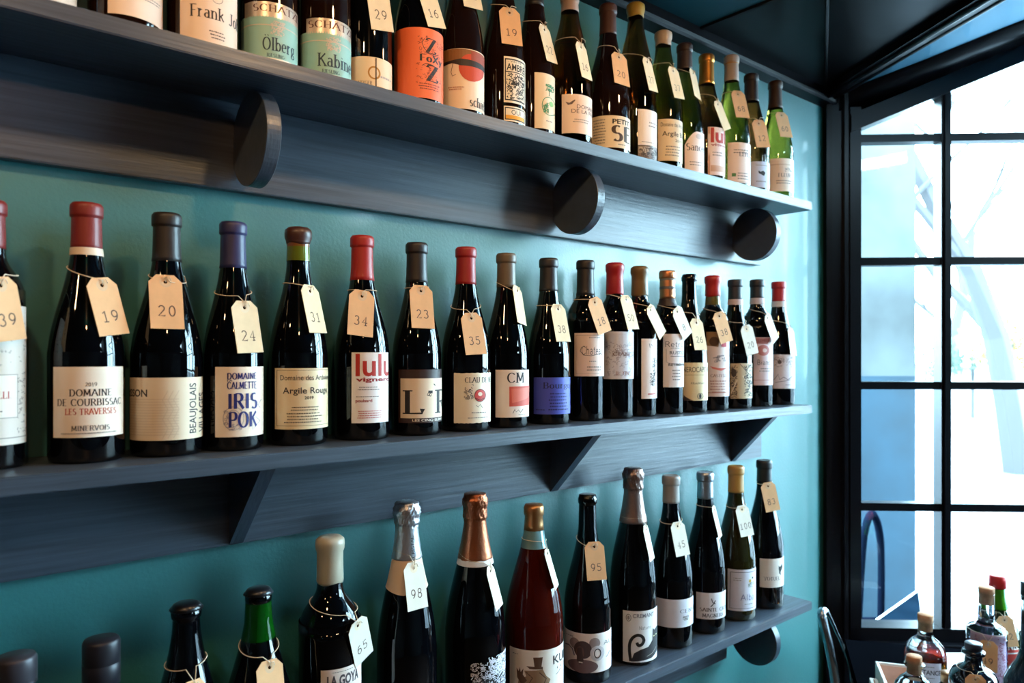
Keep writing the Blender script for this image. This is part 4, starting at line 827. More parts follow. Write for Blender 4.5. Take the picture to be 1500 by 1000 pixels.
bottle(2, 1044, 404.5, 1068, 'bordeaux', M_black, ('wax', (208, 34, 28), 434), [(1035, 1069, 486, 580.5, (230, 214, 210), [('poly', (144, 112, 78), [(1035, 486), (1056, 486), (1052, 508), (1035, 506)]), ('ell', (74, 50, 36), 1046, 500, 7, 7), ('rect', (196, 44, 60), 1056.5, 1064, 496, 508), ('scrib', (110, 104, 116), 1045, 1062, 520, 530, 26, .7), ('poly', (216, 120, 110), [(1040, 536), (1052, 539), (1064, 539), (1056, 543), (1044, 540)]), ('s', (120, 70, 60), 'CASTELLI', 1041, 1064, 548, 552), ('fine', (170, 120, 110), 1040, 1066, 556, 576, 5), ('rect', (190, 110, 90), 1036, 1068, 574.5, 575.3)])],
    'red wax bottle with pale label and olive picture at its top', tag=(1052, 463, 1061, 495, 19, '38', M_tan, 'tan tag numbered 38 on the second red wax bottle'), group=GM, extra=gneck)
bottle(2, 1077, 410, 1101.5, 'burgundy', M_black, ('cap', (46, 50, 60), 438, [(438, 446, (196, 176, 176))]), [(1070, 1102.5, 532, 583.5, (204, 184, 150), [('scrib', (60, 50, 50), 1071, 1080, 535, 582, 60, .9), ('ell', (70, 60, 56), 1075, 546, 4, 6), ('line', (60, 50, 50), [(1084, 533), (1094, 545), (1102, 556)], .8), ('line', (236, 222, 196), [(1088, 550), (1102, 578)], 2), ('line', (236, 222, 196), [(1071, 576), (1080, 556)], 1.4), ('scrib', (60, 50, 50), 1090, 1102, 534, 580, 70, .9)])],
    'blue-capsuled bottle with tan comic-drawing label', tag=(1092, 482, 1101, 518, 18, '20', M_tan_daylit, 'manila tag numbered 20 on the comic-label bottle'), group=GM)
bottle(2, 1109, 410, 1132, 'bordeaux', M_black, ('cap', (44, 48, 58), 436, [(436, 445, (190, 176, 180))]), [(1104, 1133.5, 494, 564, (230, 210, 214), [('poly', (170, 110, 110), [(1104, 495), (1128, 495), (1124, 504), (1104, 503)]), ('ell', (190, 120, 116), 1118, 513, 9, 8), ('ell', (236, 220, 220), 1120, 513, 3, 3), ('m', INK, 'Bianca', 1109, 1130, 527, 534), ('fine', GR, 1112, 1130, 538, 545, 2), ('rect', (196, 150, 150), 1104, 1133, 556, 557), ('t', (120, 60, 60), 'ILLEMBURG', 1107, 1129, 497, 501)])],
    'dark-capsuled bottle with white neck band and pink round emblem', tag=(1121, 466, 1134, 501, 11, '', M_tan_daylit, 'edge-on manila tag on the pink emblem bottle'), group=GM)
bottle(2, 1140.6, 413, 1164.5, 'burgundy', M_black, ('cap', (210, 30, 36), 441, [(441, 449, (206, 196, 196))]), [(1131, 1166, 519, 569, (224, 216, 222), [('scrib', (110, 100, 110), 1134, 1162, 523, 537, 40, .5), ('ell', (90, 80, 80), 1142, 530, 3, 3), ('line', (70, 60, 80), [(1134, 556), (1140, 548), (1142, 556), (1148, 552), (1154, 556), (1160, 551)], .8), ('line', (70, 60, 80), [(1136, 560), (1158, 556)], .6), ('fine', GR, 1150, 1160, 562, 565, 1)])],
    'red-capsuled bottle at the right end of the middle shelf', tag=(1158, 485, 1162, 519.6, 9, '', M_tan_daylit, 'manila tag on the rightmost middle shelf bottle'), group=GM)

# ---- lowest shelf
bottle(3, 23.5, 961, 94, 'burgundy', M_black, ('screw', (56, 54, 62), 1010), [], 'bottle with grey screw cap low in the left corner', neck=.0165, group=GL)
bottle(3, 148.5, 936, 200, 'burgundy', M_black, ('screw', (34, 34, 42), 1010), [], 'bottle with black screw cap rising from the bottom edge', neck=.0165, group=GL)
bottle(3, 273, 886, 329, 'champagne', M_black, ('crown', (20, 22, 28), None), [], 'dark crown-capped bottle with a string round its neck', neck=.0155, tag=(277, 1006, 280, 1078, 36, '', M_tan, 'tan tag on the dark crown-capped bottle'), group=GL)
def emneck(b):
    setm(obj('green_neck', lathe([(rad(b, z) + .0003, z) for z in (py2z(b, 938, 0, .014), py2z(b, 915, 0, .014), py2z(b, 885, 0, .014))], 40), b.root), M_emerald, True)
bottle(3, 378.7, 864, 432, 'champagne', M_black, ('crown', (26, 30, 38), None), [], 'green-necked crown-capped bottle left of the ivory wax magnum', neck=.0150, tag=(394.3, 977, 399, 1046, 38, '', M_tan, 'tan tag on the green-necked bottle'), group=GL, extra=emneck)
bottle(3, 483.5, 786, 529, 'bordeaux', M_black, ('wax', (208, 200, 178), 857), [(470, 530, 975, 1060, (230, 214, 204), [('t', (70, 60, 66), 'LA GOYA', 479, 524, 984, 1000, .04), ('fine', GR, 482, 522, 978, 981, 1)])],
    'broad-shouldered magnum sealed with ivory wax', neck=.0163, tag=(518.4, 915, 531, 974, 28, '65', M_tan_daylit, 'manila tag numbered 65 on the ivory wax magnum'), group=GL)
def neckskirt(b):
    z0, z1 = py2z(b, 866, 0, .02), py2z(b, 818, 0, .017)
    pr = [(rad(b, z0 + (z1 - z0) * i / 6) + .0006, z0 + (z1 - z0) * i / 6) for i in range(7)]
    bm = lathe(pr, 48)
    for v in bm.verts:
        if v.co.z < z0 + .001: v.co.z += .003 * math.cos(2 * math.atan2(v.co.y, v.co.x) + 1)
    setm(obj('neck_label', bm, b.root), cmat((222, 196, 168), .5), True)
    ps, wd_ = stroke_text('CRISTAL', .17, .055, True); r = .0205
    zc0, zc1 = py2z(b, 816, .3, .018), py2z(b, 797, .3, .018)
    polys = [[(.45 - q * .22 + .1, zc0 + (zc1 - zc0) * 1.6 * p / wd_) for p, q in pl] for pl in ps]
    f2 = lambda a, z: (b.tc * ((rad(b, z) + .0021) * math.cos(a)) + b.rt * ((rad(b, z) + .0021) * math.sin(a))) + UP * z
    setm(obj('lettering', mesh_polys(polys, f2), b.root), cmat(INK, .6))
bottle(3, 596, 735.5, 640, 'champagne', M_black, ('foil', (196, 196, 202), 820), [], 'silver-foiled sparkling bottle with pale collar', neck=.0148, tag=(605.8, 832, 612, 891, 29, '98', M_tan_daylit, 'manila tag numbered 98 on the silver-foiled bottle'), group=GL, extra=neckskirt)
bottle(3, 696, 723, 740, 'champagne', M_black, ('foil', (164, 96, 66), 820, [(818, 827, (206, 200, 200))]), [(678, 742, 966, 1050, (16, 17, 22), [('scrib', (222, 222, 232), 690, 741, 968, 1048, 520, .9), ('scrib', (222, 222, 232), 716, 741, 962, 990, 150, .9)], {'top': lambda t: -.5 * (1 - t) ** 2})],
    'copper-foiled sparkling bottle with white lace pattern', neck=.0148, tag=(714, 836, 726, 885, 11, '', M_tan_daylit, 'edge-on manila tag on the copper-foiled bottle'), group=GL)
BR = (92, 66, 50)
bottle(3, 782, 738, 825, 'champagne', M_rose, ('bronze', (176, 128, 84), 778), [(747, 826, 952, 1046, (236, 224, 212), [('poly', BR, [(781, 962), (795, 962), (793, 976), (783, 976)]), ('poly', BR, [(771, 975), (795, 976), (795, 980), (776, 979)]), ('poly', (150, 120, 92), [(768, 982), (795, 980), (800, 990), (806, 996), (800, 1012), (758, 1012), (760, 996), (771, 990)]), ('poly', BR, [(757, 980), (760, 984), (762, 978), (763, 985), (767, 979), (766, 988), (772, 996), (765, 1004), (758, 994)]), ('line', BR, [(771, 984), (780, 992), (774, 1002), (786, 1010)], 1.6), ('line', BR, [(790, 984), (800, 994), (794, 1006)], 1.6), ('t', (50, 44, 46), 'KUM', 810, 830, 963, 976, .01), ('m', GR, 'ii', 814, 822, 980, 984), ('line', INK, [(814, 992), (818, 989), (820, 986)], .7), ('fine', GR, 751, 760, 958, 961, 1)])],
    'reddish rose magnum with clear neck and top-hatted figure label', neck=.0150, tag=(799, 811, 812, 857, 6, '', M_tan_daylit, 'edge-on manila tag on the reddish magnum'), group=GL)
DB = (70, 54, 56)
bottle(3, 860.6, 723, 895, 'burgundy', M_black, ('bare', None, None), [(824, 896, 928, 985, (236, 226, 222), [('ell', (150, 134, 132), 842, 944, 7, 8), ('ell', (150, 134, 132), 871, 942, 8, 8), ('ell', (112, 90, 92), 854, 976, 22, 10), ('ell', DB, 854, 952, 13, 13), ('ell', (100, 74, 66), 850, 956, 6, 9), ('poly', DB, [(846, 950), (852, 948), (855, 968), (850, 974), (845, 968)]), ('rect', (230, 224, 216), 848, 853.5, 969.5, 971.5), ('ring', (200, 194, 198), 874.5, 957, 8, 9, 4.5), ('ring', (50, 44, 52), 875, 957, 4.5, 6.5, 1.5), ('line', (110, 104, 116), [(829, 951), (834, 949), (839, 953), (842, 962)], 1.8), ('fine', GR, 829, 840, 933, 936, 1), ('m', INK, 'AUM', 884, 897, 940, 946), ('line', INK, [(887, 965), (890, 962), (892, 958)], .8)])],
    'black magnum whose label shows a brown creature in headphones', neck=.0158, tag=(870.5, 800.5, 874.4, 849, 28, '95', M_tan, 'tan tag numbered 95 on the headphones label magnum'), group=GL)
cc = lambda p: (p[0] / 6.25 + 740, p[1] / 6.25 + 880)
bottle(3, 927.5, 686, 962, 'champagne', M_black, ('foil', (150, 128, 122), 766), [(912.5, 963.5, 894, 969, (232, 230, 230), [('ring', (130, 126, 130), 920.8, 904, 3.5, 5, 1), ('ell', (150, 146, 150), 920.8, 904, 1.8, 3), ('t', (110, 106, 116), 'CREMANT', 927, 957, 898, 904, .01), ('m', GR, 'Nature', 936, 953, 916, 921), ('line', BLK, [cc(p) for p in smooth_pts([(1150, 545, 0), (1138, 450, 0), (1142, 380, 0), (1168, 330, 0), (1210, 306, 0), (1250, 318, 0), (1268, 355, 0), (1250, 392, 0), (1218, 398, 0), (1205, 372, 0)], 4)] if False else [cc((q[0], q[1])) for q in smooth_pts([(1150, 545, 0), (1138, 450, 0), (1142, 380, 0), (1168, 330, 0), (1210, 306, 0), (1250, 318, 0), (1268, 355, 0), (1250, 392, 0), (1218, 398, 0), (1205, 372, 0)], 4)], 4.4), ('poly', (40, 36, 42), [cc(p) for p in [(1150, 548), (1180, 470), (1240, 438), (1310, 420), (1345, 370), (1348, 262), (1362, 285), (1382, 262), (1400, 300), (1400, 480), (1340, 530)]]), ('ell', (220, 210, 150), 957.2, 934, .9, .8), ('ell', (220, 210, 150), 960.2, 933.5, .8, .8), ('line', (150, 140, 130), [(947, 961), (955, 958), (960, 952)], .7)])],
    'bronze-foiled sparkling bottle with curly-tailed black cat label', neck=.0150, tag=(943, 775, 952, 818, 7, '', M_tan_daylit, 'edge-on manila tag on the cat label bottle'), group=GL)
bottle(3, 983, 696, 1015, 'burgundy', M_black, ('cap', (170, 164, 158), 737.5), [(961, 1016.5, 878, 919, (222, 222, 232), [('s', (120, 116, 130), 'CENSO', 996, 1018, 893, 898), ('scrib', GR, 1000, 1008, 902, 909, 12, .6)])],
    'grey-capsuled magnum with plain pale lilac label', neck=.0160, tag=(992.7, 770.5, 1000.5, 813, 20, '45', M_tan_daylit, 'manila tag numbered 45 on the grey-capsuled magnum'), group=GL)
bottle(3, 1033, 691, 1062.5, 'burgundy', M_black, ('metal', (176, 184, 196), 731), [(1020, 1063.5, 868, 906.5, (232, 228, 232), [('line', INK, [(1042, 876), (1044, 882), (1048, 884)], 1.2), ('line', INK, [(1048, 879), (1045, 884), (1041, 888)], 1.2), ('s', INK, 'SAINTE CROIX', 1025, 1064, 890, 895), ('s', INK, 'MAGNERIC', 1029, 1060, 898.5, 903.5)])],
    'silver-capsuled magnum reading SAINTE CROIX', neck=.0160, tag=(1044, 746.7, 1054, 789, 5, '', M_tan_daylit, 'edge-on manila tag on the silver-capsuled magnum'), group=GL)
bottle(3, 1078, 682, 1107, 'burgundy', mat('dark_olive_glass', (34, 32, 10), .03, coat=.6), ('cap', (204, 148, 60), 722), [(1066, 1108, 834, 894.5, (218, 216, 228), [('line', (80, 84, 100), [(1070, 838), (1107, 838)], .9), ('line', (80, 84, 100), [(1070, 838), (1069, 891), (1107, 891)], .9), ('m', (96, 104, 150), 'Alba', 1085, 1104, 870, 879), ('fine', GR, 1074, 1086, 845, 851, 2), ('ell', (200, 160, 40), 1098.5, 851, 1.8, 2.4), ('ell', INK, 1102, 847, 1, 1.6), ('scrib', (90, 110, 90), 1096, 1104, 852, 860, 14, .5), ('fine', GR, 1090, 1104, 883, 886, 1)])],
    'magnum with golden yellow capsule and bordered label', neck=.0160, tag=(1087, 746, 1094.7, 783, 19, '100', M_tan_daylit, 'manila tag numbered 100 on the golden-capsuled magnum'), group=GL)
bottle(3, 1119.5, 673.6, 1148, 'burgundy', M_black, ('cap', (34, 38, 46), 706), [(1113, 1149, 818, 860, (226, 214, 204), [('s', INK, 'YOTUEL', 1119, 1142, 844.5, 849.5), ('poly', BLK, [(1140, 828), (1142, 832), (1145, 826), (1146, 832), (1143, 839), (1144, 844), (1141, 840)]), ('ell', BLK, 1142, 833, 1.8, 3)])],
    'black-capsuled magnum at the right end of the lowest shelf', neck=.0160, tag=(1125, 711.7, 1132.7, 749, 21, '83', M_tan, 'tan tag numbered 83 on the rightmost magnum'), group=GL)

# ------------------------------------------------------------------ things by the window
TZ = .750                      # small table top
tcen = pix(1440, 518, 1.62); tt_ = thing('side_table', (tcen.x, tcen.y, 0), 'dark table under the spirit bottles by the window', 'table', rz=math.atan2(RGT.y, RGT.x) - math.radians(14))
setm(obj('table_top', prism([(-.29, -.40), (.5, -.40), (.5, .27), (-.232, .27)], TZ - .03, TZ), tt_), mat('matt_black_table', (7, 8, 12), .6, spec=0, ior=1.04))
for sx in (-.20, .47):
    for sy in (-.37, .22): setm(obj('leg', box(sx - .02, sx + .02, sy - .02, sy + .02, 0, TZ - .03), tt_), M_darkblue)
def spirit(px, Z, prof, glass, desc, cork=None, liquid=None, rz=0, sq=None, name='spirit_bottle'):
    p = pix(px, 518, Z); t = thing(name, (p.x, p.y, TZ), desc, 'bottle', 'spirit bottles on the window table')
    b = B(); b.root = t; b.ax = Vector((p.x, p.y, TZ)); b.dist = math.hypot(p.x, p.y); b.tc = Vector((-p.x, -p.y, 0)).normalized(); b.rt = Vector((-b.tc.y, b.tc.x, 0))
    if b.rt.dot(RGT) < 0: b.rt = -b.rt
    b.prof = [q for q in prof]; b.r = max(r for r, z in prof); b.H = prof[-1][1]; b.lip = prof[-1][0]
    setm(obj('bottle_glass', lathe([(0, 0)] + prof + [(0, prof[-1][1])], 44), t), glass, True)
    if liquid:
        zt, m = liquid; pr = [(max(.002, r - .0014), max(.006, z)) for r, z in prof if z < zt]; pr = [(0, .006)] + pr + [(max(.002, rad(b, zt) - .003), zt), (0, zt)]
        setm(obj('liquid', lathe(pr, 44), t), m, True)
    if cork: cork(b)
    return b
def up(py, Z): return CAMZ + (HY - py) / F * Z - TZ      # height above the table top
# orange spirit with cork
Z = 1.62; s_ = Z / F
r = 28 * s_; zt = up(905, Z)
pr = [(r * .92, 0), (r, .006), (r, up(963, Z)), (r * .97, up(954, Z)), (r * .85, up(944, Z)), (r * .6, up(936, Z)), (r * .40, up(932, Z)), (10 * s_, up(927, Z)), (9.6 * s_, up(916, Z)), (9.8 * s_, up(911, Z)), (9.2 * s_, up(908, Z))]
def ck(rc, z0, z1, plug=None, m=None, nm='cork_stopper'):
    def f(b):
        pl = plug or z0
        setm(obj(nm, lathe([(0, pl), (rc * .72, pl), (rc * .80, z0), (rc, z0 + .0005), (rc, z1 - .001), (rc * .95, z1), (0, z1)], 28), b.root), m or M_cork, True)
    return f
b = spirit(1355.5, Z, pr, M_clear, 'clear round bottle of orange spirit with cork by the window', ck(10.3 * s_, up(910, Z), up(899, Z), up(923, Z)), (up(952, Z), M_amberliq))
put_label(b, (1329, 1379, 970, 1050, (196, 190, 204), [('t', (60, 50, 60), 'RESISTANCE', 1334, 1378, 980, 987, .02), ('fine', GR, 1340, 1372, 974, 977, 1), ('fine', GR, 1338, 1374, 990, 993, 1)]))
# short clear bottle in front
Z = 1.30; s_ = Z / F; r = 27 * s_
pr = [(r * .9, 0), (r, .005), (r, up(1012, Z)), (r * .93, up(1002, Z)), (r * .72, up(994, Z)), (r * .5, up(989, Z)), (10 * s_, up(985, Z)), (9.6 * s_, up(976, Z)), (14 * s_, up(974, Z)), (14.5 * s_, up(972.5, Z)), (14 * s_, up(971, Z)), (9 * s_, up(970, Z))]
spirit(1339, Z, pr, M_clear, 'short clear bottle with flared rim and pale cork in front of the orange one', ck(10.5 * s_, up(970, Z), up(960, Z), up(986, Z)), (up(1012, Z), mat('pink_spirit', (200, 60, 60), 0, trans=1, ior=1.33)))
# clear square-shouldered bottle 49
Z = 1.66; s_ = Z / F; r = 26 * s_
pr = [(r * .94, 0), (r, .005), (r, up(928, Z)), (r * .97, up(921, Z)), (r * .84, up(916, Z)), (r * .6, up(913, Z)), (11 * s_, up(908, Z)), (10.5 * s_, up(898, Z)), (10 * s_, up(871, Z)), (10.6 * s_, up(869, Z)), (10 * s_, up(867, Z))]
b = spirit(1445, Z, pr, M_clear, 'clear tall-necked corked bottle wearing the large tan tag 49', ck(10.4 * s_, up(868, Z), up(859.5, Z), up(884, Z)), (up(935, Z), mat('lilac_spirit', (216, 200, 226), 0, trans=1, ior=1.33)))
put_label(b, (1421, 1474, 930, 1040, (188, 164, 190), [('scrib', (140, 70, 100), 1424, 1436, 934, 1000, 60, .8), ('scrib', (140, 70, 100), 1462, 1472, 934, 1000, 60, .8)]))
make_tag(b, 1447, 944, 1446, 993, 34, '49', M_tan, 'large tan tag numbered 49 on the clear bottle', sdy=12)
# green aperitif bottle with red cap
Z = 1.74; s_ = Z / F; r = 29 * s_
pr = [(r * .92, 0), (r, .006), (r, up(936, Z)), (r * .94, up(922, Z)), (r * .78, up(908, Z)), (r * .58, up(897, Z)), (r * .40, up(886, Z)), (9.4 * s_, up(872, Z)), (9 * s_, up(856, Z)), (9.6 * s_, up(850, Z))]
b = spirit(1461, Z, pr, mat('aperitif_green_glass', (18, 40, 16), .02, coat=.6), 'dark green aperitif bottle with red screw cap and red label', ck(11 * s_, up(860, Z), up(842, Z), m=cmat((200, 36, 34), .4), nm='screw_cap'))
z0, z1 = up(889, Z), up(861, Z)
setm(obj('green_neck', lathe([(rad(b, z) + .0004, z) for z in (z0, (z0 + z1) / 2, z1)], 40), b.root), mat('bright_green_glass', (70, 150, 24), .02, trans=.4), True)
put_label(b, (1440, 1492, 938, 1040, (196, 60, 50), [('t', (236, 226, 220), 'MARTINEL', 1443, 1492, 941, 951, .03), ('rect', (236, 226, 220), 1440, 1491, 955, 957), ('fine', (236, 200, 190), 1450, 1488, 990, 998, 2)]))
make_tag(b, 1470, 907, 1480, 952, 24, '12', M_tan, 'tan tag numbered 12 on the red-capped green bottle', sdy=12)
# dark swing-rim bottle in front
Z = 1.46; s_ = Z / F; r = 33 * s_
pr = [(r * .92, 0), (r, .006), (r, up(1004, Z)), (r * .96, up(992, Z)), (r * .82, up(982, Z)), (r * .6, up(977, Z)), (12 * s_, up(972, Z)), (11 * s_, up(962, Z)), (10.8 * s_, up(958, Z)), (15 * s_, up(957, Z)), (15.3 * s_, up(954.5, Z)), (15 * s_, up(952, Z)), (10.5 * s_, up(950, Z))]
b = spirit(1426, Z, pr, mat('dark_blue_glass', (10, 16, 28), .03, coat=.6), 'dark blue stubby bottle with black stopper in front', ck(11.5 * s_, up(951, Z), up(941, Z), m=cmat((40, 40, 50), .3), nm='stopper'))
make_tag(b, 1427, 993, 1428, 1044, 30, '', M_tan, 'tan tag on the dark blue stubby bottle', sdy=12)
# little gold-capped bottle
Z = 1.5; s_ = Z / F; r = 16 * s_
pr = [(r * .9, 0), (r, .005), (r, up(1016, Z)), (r * .8, up(1006, Z)), (9.5 * s_, up(1000, Z)), (9 * s_, up(996, Z)), (9 * s_, up(994, Z))]
spirit(1388.5, Z, pr, M_clear, 'small bottle with bronze cap between the orange and the dark bottle', ck(9.8 * s_, up(998, Z), up(984, Z), m=cmat((150, 106, 70), .3, .7), nm='screw_cap'))
# pale bottle at the right edge
Z = 1.5; s_ = Z / F; r = 34 * s_
pr = [(r * .92, 0), (r, .006), (r, up(1010, Z)), (r * .93, up(996, Z)), (r * .75, up(982, Z)), (r * .5, up(968, Z)), (11 * s_, up(950, Z)), (10 * s_, up(880, Z)), (11 * s_, up(872, Z))]
spirit(1508, Z, pr, mat('pale_green_glass', (206, 228, 220), 0, trans=1, ior=1.4), 'pale green glass bottle cut off by the right edge', ck(11 * s_, up(872, Z), up(852, Z), m=cmat((24, 24, 32), .3), nm='stopper'))
# wooden boxes
def wbox(px, Z, py, wd_, dp, h, rz, desc, ball=False):
    p = pix(px, 518, Z); t = thing('wooden_box', (p.x, p.y, TZ), desc, 'box', rz=math.atan2(RGT.y, RGT.x) + rz)
    H_ = h; k = .006
    setm(obj('bottom', box(0, wd_, 0, dp, 0, .006), t), M_boxwhite)
    for n_, a in (('side_panel', (0, k, 0, dp)), ('side_panel', (wd_ - k, wd_, 0, dp)), ('side_panel', (k, wd_ - k, 0, k)), ('side_panel', (k, wd_ - k, dp - k, dp))): setm(obj(n_, box(*a, .006 if n_ == 'x' else 0, H_, bev=.0008), t), M_boxwhite)
    setm(obj('lining', box(k, wd_ - k, dp - k - .003, dp - k - .0005, .006, H_ - .004), t), M_wood_in)
    setm(obj('lining', box(wd_ - k - .003, wd_ - k - .0005, k, dp - k - .004, .006, H_ - .004), t), M_wood_in)
    if ball:
        c = thing('crumpled_tissue', t.matrix_world @ Vector((0, 0, 0)), 'crumpled white tissue ball inside the open wooden box', 'tissue')
        q = Vector(t.location) + Matrix.Rotation(t.rotation_euler.z, 3, 'Z') @ Vector((.0425, .095, 0)); c.location = (q.x, q.y, TZ + .0065)
        bm = bmesh.new(); bmesh.ops.create_icosphere(bm, subdivisions=4, radius=.027); rs = random.Random(4)
        for v in bm.verts:
            n_ = v.co.normalized(); v.co *= 1 + .10 * math.sin(n_.x * 9 + n_.y * 7) * math.sin(n_.z * 11 + n_.x * 5) + .02 * rs.random()
        bmesh.ops.translate(bm, vec=(0, 0, .032), verts=bm.verts)
        bmesh.ops.scale(bm, vec=(1, 1, max(1, (H_ - .014) / .062)), verts=bm.verts)
        setm(obj('tissue_paper', bm, c), M_boxwhite, True)
wbox(1303, 1.44, 1016, .085, .17, .083, math.radians(-17.8), 'open white wooden box with pink lining on the window table', True)
wbox(1279, 1.52, 985, .015, .05, .062, -.31, 'small pale wooden box behind the open box')
# white sheet added for the patch of light on the table top
p = pix(1404, 518, 1.77); t = thing('light_patch_sheet', (p.x, p.y, TZ), 'white sheet added as the lit patch of the window table behind the bottles', 'paper', rz=math.atan2(RGT.y, RGT.x))
setm(obj('sheet', box(-.06, .08, -.07, .07, 0, .004), t), M_boxwhite)
# chair with a bent steel hoop back
Zc = 1.83
chair = thing('metal_chair', (0, 0, 0), 'chair with bent steel tube back in front of the corner post', 'chair')
hp = [pix(*q) for q in [(1232, 1090, Zc), (1225, 1010, Zc), (1215, 950, Zc), (1206, 912, Zc), (1203.5, 900, Zc), (1206, 894.5, Zc + .01), (1212, 897, Zc + .03), (1222, 918, Zc + .08), (1235, 947, Zc + .12), (1244, 974, Zc + .16), (1248, 1000, Zc + .19), (1262, 1090, Zc + .22)]]
hs = smooth_pts(hp, 6)
setm(obj('back_hoop', tube(hs, [.0105 if i < 30 else .0105 - .0065 * min(1, (i - 30) / 8) for i in range(len(hs))], 12), chair), M_metal, True)
lo = [hp[0], hp[-1]]
c1, c2 = Vector(lo[0]), Vector(lo[1]); dx = Vector((RGT.x, RGT.y, 0)) * .26
for q in (c1, c2, c1 + dx, c2 + dx):
    setm(obj('leg', tube([(q.x, q.y, 0), (q.x, q.y, .47 if q not in (c1, c2) else q.z + .005)], .010, 10), chair), M_metal, True)
bm = bmesh.new(); sp = [c1 - dx * .02 - FWD * .02, c1 + dx * 1.04 - FWD * .02, c2 + dx * 1.04 + FWD * .02, c2 - dx * .02 + FWD * .02]
prism([(q.x, q.y) for q in sp], .45, .48, 'z', bm); setm(obj('seat', bm, chair), M_dark)
cl = Vector((c1.x, c1.y, 0)); chair.location = cl
for ch in chair.children: ch.data.transform(Matrix.Translation(-cl))

# ------------------------------------------------------------------ outside
struct('ground_outside', box(-6, 40, -30, 40, -.25, -.12), mat('pale_paving', (104, 106, 112), .8, var=.15, vscale=.8))
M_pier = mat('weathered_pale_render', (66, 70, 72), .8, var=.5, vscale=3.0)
def wall_between(a, b, z0, z1, th, m, name):
    d = (b - a).normalized(); n_ = Vector((-d.y, d.x, 0)) * th
    return struct(name, prism([a[:2], b[:2], (b + n_)[:2], (a + n_)[:2]], z0, z1), m)
def gp(px, Z): q = pix(px, 518, Z); return Vector((q.x, q.y, 0))
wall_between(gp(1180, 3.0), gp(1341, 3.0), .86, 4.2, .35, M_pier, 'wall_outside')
wall_between(gp(1180, 2.99), gp(1341, 2.99), -.12, .86 + .55, .36, mat('pier_lower_fade', (16, 46, 62), .6, var=.35, vscale=4), 'wall_lower_fade')  # added darker lower block; fading light down the pier put into its colour
# neighbouring ledge with white edge
t = thing('stone_ledge', gp(1300, 2.45), 'blue-grey ledge with white edge outside behind the lower left pane', 'ledge')
o3 = t.location
P4 = [gp(1262, 2.35), gp(1345, 2.75), gp(1352, 2.35)]
b = prism([((q - o3).x, (q - o3).y) for q in P4], -.1, CAMZ - .885); setm(obj('ledge_block', b, t), mat('ledge_blue_grey', (9, 20, 30), 1, spec=0, var=.3, vscale=6))
tb = tube([P4[0] - o3 + UP * (CAMZ - .882), P4[1] - o3 + UP * (CAMZ - .882)], .0035, 6); setm(obj('white_edge', tb, t), cmat((236, 238, 240), .5))
# metal chair outside, seen edge-on through the pane
def out_chair():
    Z = 2.62; c = gp(1278, Z); t = thing('outdoor_chair', (c.x, c.y, -.12), 'dark hoop-backed chair outside behind the lower left panes', 'chair'); m = mat('dull_dark_metal', (8, 14, 26), 1, spec=0)
    def P(px, py, dz=0): return pix(px, py, Z + dz) - t.location
    pts = smooth_pts([P(1256, 930), P(1262, 820), P(1268, 772), P(1278, 752, .04), P(1288, 778, .1), P(1291, 830, .14), P(1290, 940, .18)], 5)
    setm(obj('back_hoop', tube(pts, .013, 8), t), m, True)
    zs = P(1256, 930).z
    for q in (P(1256, 930), P(1290, 930, .18)):
        for k in (0, -.3): v = q + RGT * k; setm(obj('leg', tube([(v.x, v.y, .0), (v.x, v.y, zs if k == 0 else zs - .02)], .012, 8), t), m)
    q0, q1 = P(1256, 930), P(1290, 930, .18); sp = [q0, q0 - RGT * .31, q1 - RGT * .31, q1]
    setm(obj('seat', prism([(v.x, v.y) for v in sp], zs - .03, zs), t), m)
out_chair()
def branch(bm, p, d, L, r, depth, rs):
    pts = [p]; q = p.copy(); dd = d.copy(); n_ = 5
    for i in range(n_):
        dd = (dd + Vector((rs.uniform(-.16, .16), rs.uniform(-.16, .16), rs.uniform(-.05, .12)))).normalized(); q = q + dd * L / n_; pts.append(q.copy())
    tube(pts, [r * (1 - .45 * i / n_) for i in range(n_ + 1)], 6, bm)
    if depth:
        for i in (2, 3, 4, 5):
            a = rs.uniform(0, 6.28); s = Vector((math.cos(a), math.sin(a), rs.uniform(.1, .8))).normalized()
            branch(bm, pts[i], (dd * .7 + s).normalized(), L * rs.uniform(.45, .7), r * (1 - .45 * i / n_) * .55, depth - 1, rs)
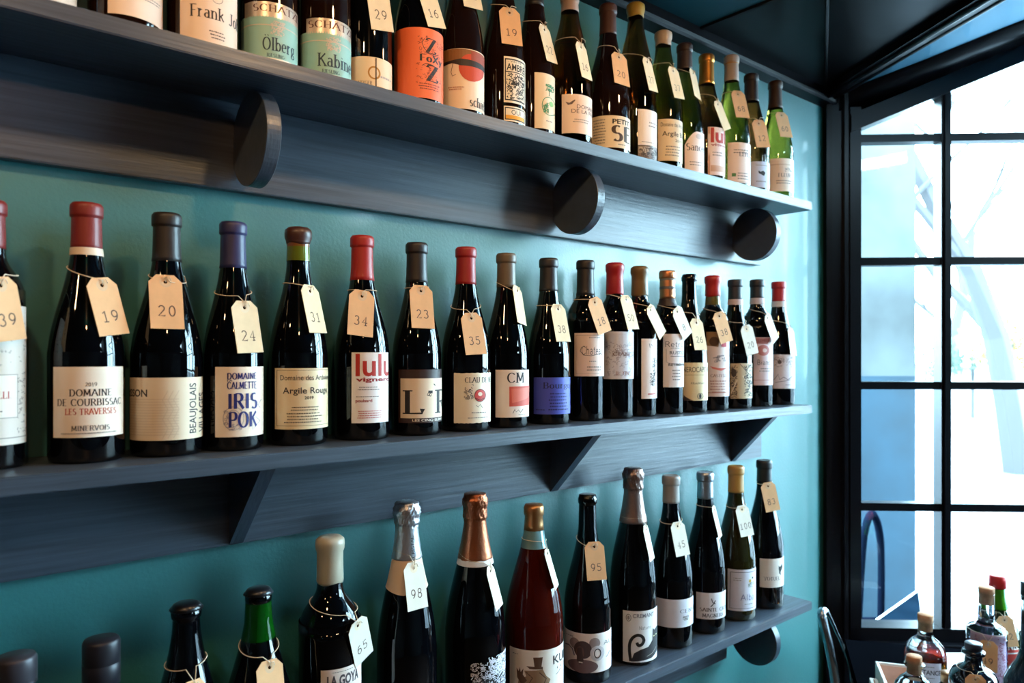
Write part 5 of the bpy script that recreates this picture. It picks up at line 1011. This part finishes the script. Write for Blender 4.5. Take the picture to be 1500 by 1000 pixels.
def bare_tree(px, Z, h, seed, label, lean=0):
    c = gp(px, Z); t = thing('bare_tree', (c.x, c.y, -.12), label, 'tree', 'bare trees across the street'); rs = random.Random(seed)
    bm = bmesh.new(); branch(bm, Vector((0, 0, 0)), Vector((RGT.x * lean, RGT.y * lean, 1)).normalized(), h * .55, h * .022, 3, rs)
    setm(obj('trunk_and_branches', bm, t), mat('pale_grey_bark', (56, 54, 56), .9))
bare_tree(1492, 10, 8.5, 3, 'bare tree with forked trunk seen through the upper right pane', -.10)
bare_tree(1400, 26, 11, 8, 'thin bare tree farther off left of the forked one', .1)
def leafy(px, Z, z0, r, col, seed, label):
    c = gp(px, Z); t = thing('leafy_shrub', (c.x, c.y, -.12), label, 'shrub', 'shrubs across the street'); rs = random.Random(seed); bm = bmesh.new()
    for _ in range(1500):
        a, e, q = rs.uniform(0, 6.28), math.acos(rs.uniform(-1, 1)), rs.random() ** .4
        p = Vector((math.cos(a) * math.sin(e) * r * 1.2, math.sin(a) * math.sin(e) * r * 1.2, z0 + math.cos(e) * r)) * 1; p = Vector((p.x * q, p.y * q, z0 + (p.z - z0) * q))
        u = Vector((rs.uniform(-1, 1), rs.uniform(-1, 1), rs.uniform(-1, 1))).normalized(); v = u.orthogonal().normalized(); l = r * .07
        vs = [bm.verts.new(p + u * l), bm.verts.new(p + v * l * .6), bm.verts.new(p - u * l), bm.verts.new(p - v * l * .6)]; bm.faces.new(vs)
    setm(obj('foliage', bm, t, kind='stuff'), mat('leaf_%d' % seed, col, .8))
    setm(obj('stem', tube([(0, 0, 0), (0, 0, z0)], .05, 6), t), mat('pale_grey_bark', (56, 54, 56), .9))
leafy(1482, 14, 1.9, .75, (120, 100, 50), 11, 'yellow autumn shrub across the street')
leafy(1372, 15, 1.5, .5, (44, 62, 50), 12, 'green shrub beside the mullion across the street')
leafy(1425, 18.5, 1.6, .6, (64, 80, 68), 13, 'pale green shrub between the yellow and the green ones')
t = thing('street_wall', gp(1430, 20), 'low pale wall across the street', 'wall')
o3 = t.location; a_, b_ = gp(1250, 20) - o3, gp(1800, 20) - o3
setm(obj('wall_block', prism([a_[:2], b_[:2], (b_ + FWD * .3)[:2], (a_ + FWD * .3)[:2]], -.12, 1.15), t), cmat((170, 172, 176), .8))
